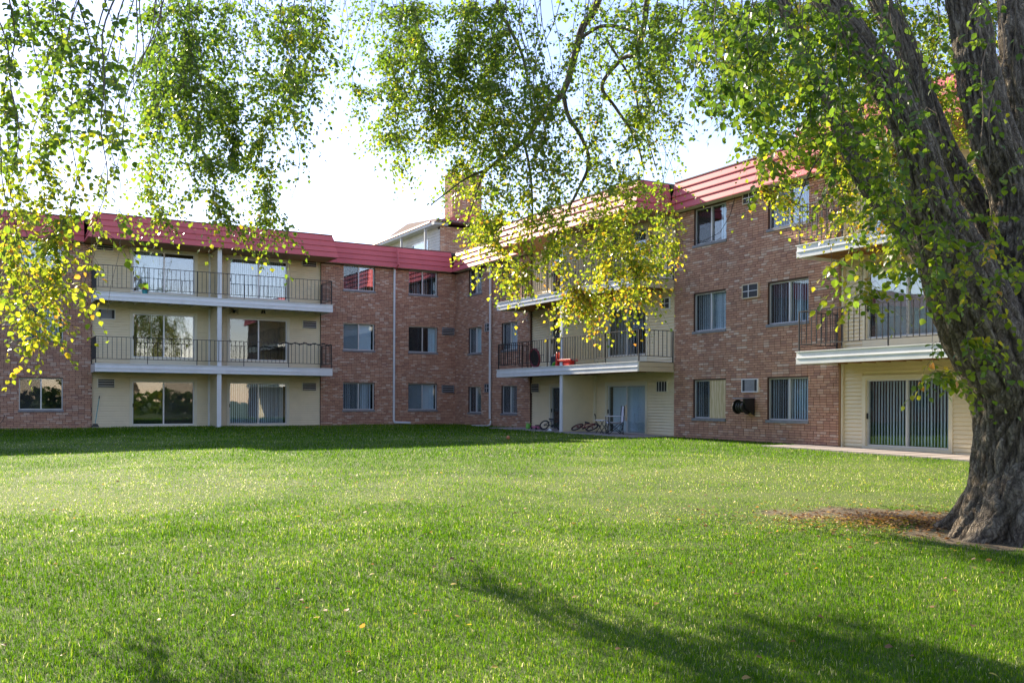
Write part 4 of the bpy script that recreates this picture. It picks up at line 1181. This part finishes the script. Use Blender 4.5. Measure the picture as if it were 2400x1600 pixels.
def grass():
    X = []; Y = []; Hh = []; Wd = []
    for (y0, y1, dens, h, w) in ((4.4, 6.5, 7600, .036, .0034), (6.5, 9, 4200, .038, .0044), (9, 13, 3000, .040, .0056), (13, 19, 1300, .044, .0085), (19, 27, 560, .048, .014), (27, 43, 200, .055, .024)):
        area = (y1 - y0) * (1.16 * (y0 + y1) / 2 + 1.6); n = int(area * dens)
        y = NR.uniform(y0, y1, n); x = NR.uniform(-1, 1, n) * (.58 * y + .8)
        X.append(x); Y.append(y); Hh.append(np.full(n, h)); Wd.append(np.full(n, w))
    X, Y, Hh, Wd = map(np.concatenate, (X, Y, Hh, Wd))
    ya = (X - C0[0]) * FA.y.x + (Y - C0[1]) * FA.y.y; yb = (X - C0[0]) * FB.y.x + (Y - C0[1]) * FB.y.y; ub = (X - C0[0]) * FB.x.x + (Y - C0[1]) * FB.x.y
    ok = (ya < -.03) & (yb < -.02)
    for (a, b, c) in (patioB1, patioB2): ok &= ~((ub > a) & (ub < b) & (yb > c + NR.normal(0, .02, len(X))))
    ok &= NR.random(len(X)) > soil_fac_np(X, Y) * 1.15
    ok &= np.hypot(X - TX, Y - TY) > .5
    X, Y, Hh, Wd = X[ok], Y[ok], Hh[ok], Wd[ok]; n = len(X)
    big = np.sin(X * .55 + 1.3 * np.sin(Y * .31)) + np.sin(Y * .42 - X * .23 + 2) + .7 * np.sin(X * 1.7 + Y * 1.1) * np.sin(Y * 1.3 - X * .6)
    fine = np.sin(X * 7.3 + 2 * np.sin(Y * 5.1)) * np.sin(Y * 6.1 + 1.7 * np.sin(X * 4.3))
    mid = np.exp(-((Y - 13) / 5.5) ** 2) * .75
    pat = np.sin(X * 1.9 + 2.2 * np.sin(Y * .9 + 1)) * np.sin(Y * 2.3 + 1.9 * np.sin(X * 1.2)) ; clump = np.sin(X * 15 + 3 * np.sin(Y * 11)) * np.sin(Y * 14 + 3 * np.sin(X * 9))
    dry = 1 / (1 + np.exp(-(big * .85 + fine * .55 + pat * .8 + mid * 1.7 - 1.1) * 1.7))
    tone = np.clip(.12 + .36 * dry - .07 * clump + NR.normal(0, .17, n) + (NR.random(n) < (.035 + .16 * dry + .05 * (Y < 9))) * NR.uniform(.25, .6, n), 0, 1)
    ht = Hh * NR.uniform(.55, 1.25, n) * (1.15 - .45 * dry) * (1 + .22 * fine + .25 * clump)
    th = NR.uniform(0, 2 * np.pi, n); tilt = np.abs(NR.normal(.7, .4, n)) + .3 * dry
    z = Gv(X, Y); dx, dy = np.cos(th), np.sin(th)
    fa = th + np.pi / 2 + NR.normal(0, .5, n); wx, wy = np.cos(fa) * Wd / 2, np.sin(fa) * Wd / 2
    nr_ = Y + NR.normal(0, 1.3, n) < 10.5
    m1 = ht * .55; a1 = tilt * .6; a2 = np.minimum(1.75, tilt * 1.7)
    mx_, mz = m1 * np.sin(a1), m1 * np.cos(a1); tx, tz = mx_ + ht * .5 * np.sin(a2), mz + ht * .5 * np.cos(a2)
    V = np.stack([np.stack([X - wx, Y - wy, z - .006], 1), np.stack([X + wx, Y + wy, z - .006], 1),
                  np.stack([X + dx * mx_ + wx * .8, Y + dy * mx_ + wy * .8, z + mz], 1), np.stack([X + dx * mx_ - wx * .8, Y + dy * mx_ - wy * .8, z + mz], 1),
                  np.stack([X + dx * tx, Y + dy * tx, z + tz], 1)], 1)
    me = bpy.data.meshes.new('grass')
    A5 = V[nr_].reshape(-1, 3); A3 = V[~nr_][:, [0, 1, 4]].reshape(-1, 3); n5 = int(nr_.sum()); n3 = n - n5
    me.vertices.add(len(A5) + len(A3)); me.vertices.foreach_set('co', np.concatenate([A5, A3]).reshape(-1))
    F5 = (np.array([0, 1, 2, 3, 3, 2, 4])[None] + (np.arange(n5) * 5)[:, None]).reshape(-1); F3 = np.arange(n3 * 3) + n5 * 5
    me.loops.add(n5 * 7 + n3 * 3); me.loops.foreach_set('vertex_index', np.concatenate([F5, F3]).astype(np.int32))
    ls = np.concatenate([(np.array([0, 4])[None] + (np.arange(n5) * 7)[:, None]).reshape(-1), n5 * 7 + np.arange(n3) * 3]).astype(np.int32)
    me.polygons.add(n5 * 2 + n3); me.polygons.foreach_set('loop_start', ls)
    me.update(calc_edges=True)
    at_ = me.attributes.new('tone', 'FLOAT', 'FACE'); at_.data.foreach_set('value', np.concatenate([np.repeat(tone[nr_], 2), tone[~nr_]]).astype(np.float32))
    me.materials.append(MAT['grass'])
    o = bpy.data.objects.new('grass', me); link(o, Matrix()); tag(o, 'sunlit mown lawn grass with paler dry patches in front of the block', 'grass', kind='stuff')
    print('blades', n)
grass()

# fallen leaves
FALL = [(0, (.12, .06, .025)), (.35, (.22, .11, .04)), (.6, (.32, .17, .05)), (.8, (.45, .30, .04)), (1, (.52, .42, .06))]
MAT['fallen'] = leafmat('fallen_leaf', False, FALL, .25, .6)
n = 1500
fx = NR.uniform(-6, 7, n); fy = NR.uniform(4.8, 17, n)
n2 = 2600; ang = NR.uniform(0, 6.28, n2); rr = np.abs(NR.normal(0, 1, n2))
fx = np.concatenate([fx, 4.3 + np.cos(ang) * rr * 1.0]); fy = np.concatenate([fy, 10.25 + np.sin(ang) * rr * .6]); n += n2
okf = (np.hypot(fx - TX, fy - TY) > .7) & (np.abs(fx) < .58 * fy + .5)
okf[:1500] &= NR.random(1500) < .38
fx, fy = fx[okf], fy[okf]; n = len(fx)
sf_ = soil_fac_np(fx, fy)
ps = np.stack([fx, fy, Gv(fx, fy) + np.where(sf_ > .4, .012, .040) + NR.uniform(0, .008, n)], 1)
th = NR.uniform(0, 6.28, n)
o = make_leaves(ps, np.stack([np.cos(th), np.sin(th), NR.normal(0, .2, n)], 1), np.stack([NR.normal(0, .35, n), NR.normal(0, .35, n), np.ones(n)], 1), NR.uniform(.025, .052, n), NR.uniform(.7, 1.2, n), np.clip(NR.beta(1.3, 1.5, n) - sf_ * .15, 0, 1), 'fallen_leaves', None, 'fallen')
tag(o, 'scattered brown and yellow fallen leaves on the lawn and bare soil', 'leaves', kind='stuff')

# ------------------------------------------------------------------ patios
for (a, b, c), dzp in ((patioB1, .0), (patioB2, .0)):
    mb = MB(); nx = 14
    for i in range(nx):
        u0 = a + (b - a) * i / nx; u1 = a + (b - a) * (i + 1) / nx - .006
        p = FB.M @ Vector(((u0 + u1) / 2, c, 0)); zt = G(p.x, p.y) + .035
        mb.box(u0, u1, c, REC + .2, zt - .2, zt)
    tag(mb.build('patio', MAT['patio'], None, FB.M), kind='structure')

# ------------------------------------------------------------------ small things
C = lambda name, col, **k: paint(name, col, **k)
RED = C('red_plastic', (.62, .035, .025), rough=.35); TEAL = C('teal_plastic', (.03, .30, .33), rough=.4); BLK = C('black_plastic', (.015, .015, .017), rough=.35)
GRN = C('green_plastic', (.16, .45, .06), rough=.4); PNK = C('pink_plastic', (.50, .14, .24), rough=.5); RUB = C('rubber', (.02, .02, .02), rough=.8); MAROON = C('maroon_frame', (.20, .02, .03), rough=.35)
CLOTH = C('grey_white_cloth', (.72, .72, .80), rough=.9); STEEL = C('steel_tube', (.35, .35, .36), rough=.35, metal=.8); GREY = C('grey_plastic', (.28, .30, .34), rough=.5)
WHT = C('white_cloth', (.75, .75, .76), rough=.9); ORG = C('orange_ball', (.60, .22, .10), rough=.5); SKIN = C('pale_plastic', (.62, .50, .36), rough=.5)

def thing(name, label, cat, fr, u, y, z, rz=0, rx=0, group=None):
    M = fr.M @ Matrix.Translation((u, y, z)) @ Matrix.Rotation(rz, 4, 'Z') @ Matrix.Rotation(rx, 4, 'X')
    o = bpy.data.objects.new(name, None); o.empty_display_size = .2; link(o, M); tag(o, label, cat, group); return o, M
def zg(fr, u, y):
    p = fr.M @ Vector((u, y, 0)); return G(p.x, p.y)

u = FA.u(223, -.2); t, M = thing('broom', 'teal handled broom leaning on the cream siding at its left corner', 'broom', FA, u, -.22, zg(FA, u, -.22) + .03)
MB().tube([(0, 0, .1), (.17, .24, 1.13)], .013, 8).build('handle', TEAL, t, M)
MB().add([(-.14, -.03, 0), (.14, -.03, 0), (.14, .03, 0), (-.14, .03, 0), (-.06, -.02, .13), (.08, -.02, .13), (.08, .02, .13), (-.06, .02, .13)], [(0, 3, 2, 1), (4, 5, 6, 7), (0, 1, 5, 4), (1, 2, 6, 5), (2, 3, 7, 6), (3, 0, 4, 7)]).build('bristles', BLK, t, M)
MB().tube([(.155, .22, 1.06), (.175, .25, 1.16)], .018, 8).build('grip', BLK, t, M)

u = FA.u(338, -1.15); t, M = thing('flower_pot', 'red pot set on a small teal stand behind the top left balcony railing', 'flower pot', FA, u, -1.15, 5.482)
MB().lathe([(.085, 0), (.10, .17), (.0, .17)], 16).build('stand', TEAL, t, M)
MB().lathe([(.08, .171), (.12, .33), (.135, .33), (.135, .36), (.11, .36), (.09, .2)], 16).build('pot', RED, t, M)

u, w = FA.hit(548, 731, REC - .04); t, M = thing('spider_decoration', 'big black toy spider fixed above the middle floor patio door', 'wall decoration', FA, u, REC - .06, w)
MB().lathe([(.01, -.05), (.05, -.03), (.06, .0), (.04, .03), (.035, .05), (.045, .07), (.02, .10)], 12).build('body', BLK, t, M, smooth=True)
for s_ in (-1, 1):
    for k in range(4):
        a = (-.5, -.12, .25, .62)[k]
        MB().tube([(0, 0, .03), (s_ * .09, -.03, .03 + .11 * math.sin(a) + .03), (s_ * .19, .02, .03 + .24 * math.sin(a))], .009, 5).build('leg', BLK, t, M)
u, w = FA.hit(617, 731, REC - .04); t, M = thing('bat_decoration', 'small black bat shape hanging above the middle floor door right of the spider', 'wall decoration', FA, u, REC - .05, w - .05)
for s_ in (-1, 1):
    MB().add([(0, 0, .10), (s_ * .05, 0, .13), (s_ * .09, 0, .04), (s_ * .085, 0, -.05), (s_ * .05, 0, .01), (s_ * .02, 0, -.03), (0, .012, .10), (s_ * .05, .012, .13), (s_ * .09, .012, .04), (s_ * .085, .012, -.05), (s_ * .05, .012, .01), (s_ * .02, .012, -.03)],
             [(0, 1, 2, 3, 4, 5), (11, 10, 9, 8, 7, 6)] + [(i, i + 6, (i + 1) % 6 + 6, (i + 1) % 6) for i in range(6)]).build('wing', BLK, t, M)
mb = MB(); ua, ub_ = FA.u(640, -1.35), bA1 - .05; pts = []
for i in range(70):
    f = i / 69; pts.append((ua + (ub_ - ua) * f, -1.345 + .02 * math.sin(i * 1.9), 3.85 + .035 * math.sin(f * 38) - .02 * abs(math.sin(f * 12))))
mb.tube(pts, [.022 + .012 * math.sin(i * 2.3) for i in range(70)], 7)
for i in range(0, 70):
    for k in range(4):
        d = Vector((R.uniform(-1, 1), R.uniform(-1, 1), R.uniform(-1, 1))).normalized() * .045; p = Vector(pts[i])
        mb.tube([p, p + d], [.004, .002], 3)
gar = mb.build('garland', BLK, None, FA.M); tag(gar, 'black tinsel garland wound along the middle floor balcony rail', 'garland')
MB().tube([(FA.u(12), .0, FA.w(12, 974)), (FA.u(10), -.12, FA.w(10, 973)), (FA.u(9), -.15, FA.w(9, 980)), (FA.u(4), -.16, FA.w(4, 988)), (FA.u(-4), -.2, FA.w(-4, 994))], .012, 6).build('garden_tap', MAT['iron'], bld, FA.M)

# hose reel on the brick
u, w = FB.hit(1748, 953, -.2); t, M = thing('hose_reel', 'black wall mounted garden hose reel under the small vent window', 'hose reel', FB, u, -.02, w)
for x in (-.27, .10):
    m = MB(); m.tube([(x, -.24, 0), (x + .022, -.24, 0)], .20, 28); fl = m.build('flange', BLK, t, M)
    if x < 0:
        for k in range(8):
            q = k * math.pi / 4 + .3
            MB().tube([(x - .004, -.24 + .145 * math.cos(q), .145 * math.sin(q)), (x + .001, -.24 + .145 * math.cos(q), .145 * math.sin(q))], .020, 10).build('spoke_hole', GREY, fl, M)
MB().tube([(-.24, -.24, 0), (.10, -.24, 0)], .07, 16).build('drum', BLK, t, M)
m = MB()
for i in range(7): m.torus((-.21 + i * .046, -.24, 0), (1, .06 * (-1) ** i, 0), .12 + .022 * (i % 2), .021, 26, 7)
m.build('hose_coil', C('dark_hose', (.03, .035, .032), rough=.45), t, M, smooth=True)
MB().add([(.14, -.44, .22), (.18, -.44, .22), (.18, -.02, .25), (.14, -.02, .25), (.14, -.34, -.05), (.18, -.34, -.05), (.18, -.02, -.24), (.14, -.02, -.24)], [(0, 1, 2, 3), (7, 6, 5, 4), (0, 4, 5, 1), (1, 5, 6, 2), (2, 6, 7, 3), (3, 7, 4, 0)]).build('bracket', BLK, t, M)
MB().box(-.28, .13, -.42, -.04, .225, .25).build('tray', GREY, t, M)
MB().tube([(-.30, -.24, 0), (-.34, -.24, .0), (-.34, -.30, -.11), (-.38, -.30, -.11)], .012, 7).build('crank', BLK, t, M)

# things on the middle balcony of the far bay
zB = 2.782
u = FB.u(1257, -1.05); t, M = thing('mini_trampoline', 'round child trampoline with maroon rim stood on edge against the railing', 'trampoline', FB, u, -1.12, zB + .36, rz=.25)
MB().torus((0, 0, 0), (.25, 1, .12), .33, .04, 32, 8).build('rim', MAROON, t, M, smooth=True)
ax = Vector((.25, 1, .12)).normalized(); MB().tube([-ax * .012, ax * .012], .30, 32).build('mat', BLK, t, M)
for q in (.5, 2.2, 3.9, 5.6):
    a = ax.orthogonal().normalized(); b = ax.cross(a); d = a * math.cos(q) + b * math.sin(q)
    MB().tube([d * .33, d * .33 + ax * .2], .014, 6).build('leg', STEEL, t, M)
u = FB.u(1297, -.9); t, M = thing('charcoal_bin', 'dark storage bin with pale toys piled on top behind the balcony rail', 'storage bin', FB, u, -.75, zB)
MB().box(-.2, .2, -.17, .17, 0, .38).build('bin', C('navy_bin', (.03, .045, .07), rough=.5), t, M, bevel=.02)
for i, (x, c_) in enumerate(((-.12, WHT), (0, BLK), (.1, SKIN))): MB().lathe([(.02, 0), (.06, .03), (.055, .08), (.01, .1)], 10, (x, 0, .381)).build('toy', c_, t, M, smooth=True)
u = FB.u(1335, -1.0); t, M = thing('toy_slide', 'low red plastic toddler slide lying on the balcony behind the post', 'toy slide', FB, u, -1.22, zB)
MB().prism([(-.16, .02), (.16, .02), (.16, .10), (.12, .10), (.12, .05), (-.12, .05), (-.12, .10), (-.16, .10)], -.25, .62).build('chute', RED, t, M @ Matrix.Translation((0, 0, .12)), bevel=.01)
MB().box(.1, .5, -.14, .14, 0, .139).build('base', RED, t, M, bevel=.02)
MB().add([(-.36, -.16, 0), (-.25, -.16, 0), (-.25, .16, 0), (-.36, .16, 0), (-.34, -.13, .48), (-.28, -.13, .48), (-.28, .13, .48), (-.34, .13, .48)], [(0, 3, 2, 1), (4, 5, 6, 7), (0, 1, 5, 4), (1, 2, 6, 5), (2, 3, 7, 6), (3, 0, 4, 7)]).build('ladder', RED, t, M, bevel=.015)
u = FB.u(1300, -1.2); t, M = thing('green_toy', 'bright green curved plastic toy beside the red slide', 'toy', FB, u, -1.2, zB)
MB().tube([(-.16, 0, .03), (-.08, 0, .10), (.04, 0, .14), (.16, 0, .13)], [.03, .05, .05, .03], 10).build('arch', GRN, t, M, smooth=True)
MB().box(-.16, .14, -.07, .07, 0, .035).build('base', GRN, t, M, bevel=.01)
# satellite dish on the top balcony
u, w = FB.hit(1311, 610, -1.35); t, M = thing('satellite_dish', 'small pale satellite dish clamped to the top balcony rail', 'satellite dish', FB, u, -1.42, w - .1, rz=.3, rx=.9)
MB().lathe([(.0, 0), (.10, .012), (.17, .04), (.20, .065), (.196, .07), (.16, .05), (.09, .022), (.0, .01)], 24).build('reflector', MAT['pipe'], t, M, smooth=True)
MB().tube([(0, -.16, .04), (0, -.08, .22), (0, 0, .26)], .010, 6).build('feed_arm', STEEL, t, M)
MB().tube([(0, 0, -.004), (0, .05, -.14)], .016, 8).build('mount', STEEL, t, M)

def bicycle(label, u, y, z, rz, rx, fc, sc):
    t, M0 = thing('bicycle', label, 'bicycle', FB, u, y, z, rz, rx, 'children\'s bicycles on the patio')
    M = M0 @ Matrix.Scale(sc, 4)
    for x in (-.36, .40):
        wh = MB().torus((x, 0, .22), (0, 1, 0), .195, .022, 28, 7).build('wheel', RUB, t, M, smooth=True)
        rm = MB(); rm.torus((x, 0, .22), (0, 1, 0), .165, .008, 24, 5)
        rm.tube([(x, -.03, .22), (x, .03, .22)], .02, 8)
        rm.build('rim', fc, wh, M)
        sp = MB()
        for k in range(10): q = k * math.pi / 5; sp.tube([(x, 0, .22), (x + .165 * math.cos(q), 0, .22 + .165 * math.sin(q))], .0025, 3)
        sp.build('spokes', STEEL, wh, M)
    f = MB(); bb = (-.02, 0, .20); seat = (-.12, 0, .42); head = (.26, 0, .46)
    for a, b, r_ in ((bb, seat, .014), (seat, head, .015), (bb, (.28, 0, .40), .017), ((-.36, .03, .22), bb, .009), ((-.36, -.03, .22), bb, .009), ((-.36, .03, .22), seat, .008), ((-.36, -.03, .22), seat, .008)): f.tube([a, b], r_, 8)
    f.build('frame', fc, t, M)
    k_ = MB(); k_.tube([(.40, .035, .22), (.31, .035, .40), (.285, 0, .44)], .010, 6); k_.tube([(.40, -.035, .22), (.31, -.035, .40), (.285, 0, .44)], .010, 6); k_.build('fork', fc, t, M)
    h = MB(); h.tube([(.29, 0, .40), (.245, 0, .56)], .013, 8); h.tube([(.21, -.24, .66), (.23, -.12, .62), (.245, -.06, .56), (.245, .06, .56), (.23, .12, .62), (.21, .24, .66)], .011, 8); hb = h.build('handlebar', BLK, t, M)
    for s_ in (-1, 1): MB().tube([(.20, s_ * .25, .665), (.218, s_ * .17, .645)], .018, 8).build('grip', RUB, hb, M)
    MB().add([(-.24, -.06, .50), (-.24, .06, .50), (-.02, .02, .505), (-.02, -.02, .505), (-.22, -.045, .46), (-.22, .045, .46), (-.03, .012, .475), (-.03, -.012, .475)], [(0, 3, 2, 1), (4, 5, 6, 7), (0, 1, 5, 4), (1, 2, 6, 5), (2, 3, 7, 6), (3, 0, 4, 7)]).build('saddle', BLK, t, M, bevel=.01)
    MB().tube([(-.12, 0, .40), (-.135, 0, .47)], .011, 8).build('seat_post', STEEL, t, M)
    c_ = MB(); c_.tube([(-.02, .02, .20), (-.02, .035, .20)], .065, 18); c_.build('chain_ring', BLK, t, M)
    for s_ in (-1, 1): MB().box(-.02 + s_ * .10 - .035, -.02 + s_ * .10 + .035, s_ * .06 - .03 + .0, s_ * .06 + .03, .19, .205).build('pedal', BLK, t, M)
pg = lambda x: G(*(FB.M @ Vector((x, -1.3, 0))).xy) + .037
u = FB.u(1300, -1.0); bicycle('small black bicycle lying behind the white post near the open door', u, -1.15, pg(u) + .02, .5, -.55, BLK, .92)
u = FB.u(1362, -1.1); bicycle('maroon child bicycle toppled on the patio in front of the cream wall', u, -1.15, pg(u) + .06, .1, -1.05, MAROON, 1.05)

# folding camp chair
u = FB.u(1432, -1.0); t, M = thing('camp_chair', 'folding camp chair in pale grey cloth with crossed black legs', 'chair', FB, u, -.85, pg(u), rz=-.45)
for a, b in (((-.25, -.24, 0), (.25, -.24, .40)), ((.25, -.25, 0), (-.25, -.25, .40)), ((-.25, .24, 0), (.25, .24, .40)), ((.25, .25, 0), (-.25, .25, .40)), ((-.27, -.24, 0), (-.27, .24, .40)), ((-.28, .24, 0), (-.28, -.24, .40)), ((.27, -.24, 0), (.27, .24, .40)), ((.28, .24, 0), (.28, -.24, .40))):
    MB().tube([a, b], .011, 6).build('leg', MAT['iron'], t, M)
for x in (-.27, .27):
    MB().tube([(x, .22, .02), (x, .27, .92)], .012, 6).build('back_post', MAT['iron'], t, M)
    MB().tube([(x, -.25, .02), (x, -.25, .58)], .011, 6).build('front_post', MAT['iron'], t, M)
    m = MB(); m.box(x - .04, x + .04, -.28, .26, .575, .592); m.build('armrest', CLOTH, t, M)
v = []; f = []
for j in range(7):
    for i in range(9):
        x = -.26 + .52 * i / 8; sg = .05 * (1 - (2 * i / 8 - 1) ** 2); q = j / 6
        v.append((x, -.24 + .46 * q, .40 - sg - .02 * q))
for j in range(7):
    for i in range(9):
        x = -.26 + .52 * i / 8; sg = .05 * (1 - (2 * i / 8 - 1) ** 2); q = j / 6
        v.append((x, .235 + .05 * q + sg, .36 + .54 * q))
for b in (0, 63):
    for j in range(6):
        for i in range(8): f.append((b + j * 9 + i, b + j * 9 + i + 1, b + (j + 1) * 9 + i + 1, b + (j + 1) * 9 + i))
st_ = MB().add(v[:63], f[:48]).build('seat', CLOTH, t, M, smooth=True); st_.modifiers.new('thick', 'SOLIDIFY').thickness = .006
st_ = MB().add(v[63:], f[:48]).build('backrest', CLOTH, t, M, smooth=True); st_.modifiers.new('thick', 'SOLIDIFY').thickness = .006
# folded cloth hung over the chair back
u = FB.u(1446, -.7); t2 = MB(); v = []; f = []
for j in range(9):
    for i in range(6): v.append((.02 * math.sin(i * 1.7 + j * .3) + i * .028, .02 * math.sin(i * 2.1), .95 - .065 * j))
for j in range(8):
    for i in range(5): f.append((j * 6 + i, j * 6 + i + 1, (j + 1) * 6 + i + 1, (j + 1) * 6 + i))
o = t2.add(v, f).build('jacket', SKIN, None, M @ Matrix.Translation((.22, .32, 0)), smooth=True); o.modifiers.new('thick', 'SOLIDIFY').thickness = .02
tag(o, 'beige garment hung over the right side of the camp chair back', 'garment')
u = FB.u(1408, -1.0); t, M = thing('side_stool', 'small folding stool with pale tray top left of the camp chair', 'stool', FB, u, -.95, pg(u), rz=.3)
for a, b in (((-.16, -.12, 0), (.16, -.12, .42)), ((.16, -.12, 0), (-.16, -.12, .42)), ((-.16, .12, 0), (.16, .12, .42)), ((.16, .12, 0), (-.16, .12, .42))): MB().tube([a, b], .011, 6).build('leg', MAT['iron'], t, M)
MB().box(-.17, .17, -.15, .15, .42, .45).build('top', CLOTH, t, M, bevel=.008)
u = FB.u(1243, -.9); t, M = thing('watering_can', 'green plastic watering can standing at the patio edge', 'watering can', FB, u, -1.0, pg(u))
MB().lathe([(.08, 0), (.085, .02), (.075, .17), (.05, .19)], 16).build('body', GRN, t, M, smooth=True)
MB().tube([(.07, 0, .05), (.16, 0, .15), (.2, 0, .21)], [.018, .014, .02], 8).build('spout', GRN, t, M)
MB().tube([(-.07, 0, .05), (-.14, 0, .12), (-.1, 0, .22), (0, 0, .23), (.04, 0, .18)], .01, 7).build('handle', GRN, t, M)
u = FB.u(1258, -.9); t, M = thing('ride_on_toy', 'pink ride-on toy with dark seat lying low beside the green can', 'toy', FB, u, -.9, pg(u))
MB().prism([(-.10, .03), (.10, .03), (.09, .12), (-.09, .12)], -.26, .22).build('body', PNK, t, M, bevel=.03)
MB().box(-.02, .12, -.07, .07, .122, .17).build('seat', BLK, t, M, bevel=.02)
for x in (-.18, .15):
    for y in (-.115, .115): MB().tube([(x, y - .012, .045), (x, y + .012, .045)], .045, 14).build('wheel', BLK, t, M)
p = at(1191, 1012, 26.5); zc = G(p.x, p.y) + .05
b_ = MB(); b_.lathe([(.055 * math.sin(math.pi * i / 10) + .0005, -.055 * math.cos(math.pi * i / 10)) for i in range(11)], 16, (p.x, p.y, zc)); tag(b_.build('ball', ORG, None, smooth=True), 'little orange ball lying on the shaded grass', 'ball')
u = FB.u(1296, -1.5); M = FB.M @ Matrix.Translation((u, -1.62, pg(u)))
m = MB(); m.tube([(-.12, 0, .035), (-.03, .01, .045), (.05, 0, .04), (.12, -.02, .03)], [.03, .045, .04, .02], 9); tag(m.build('crumpled_cloth', WHT, None, M, smooth=True), 'crumpled white cloth dropped at the patio edge by the post', 'cloth')
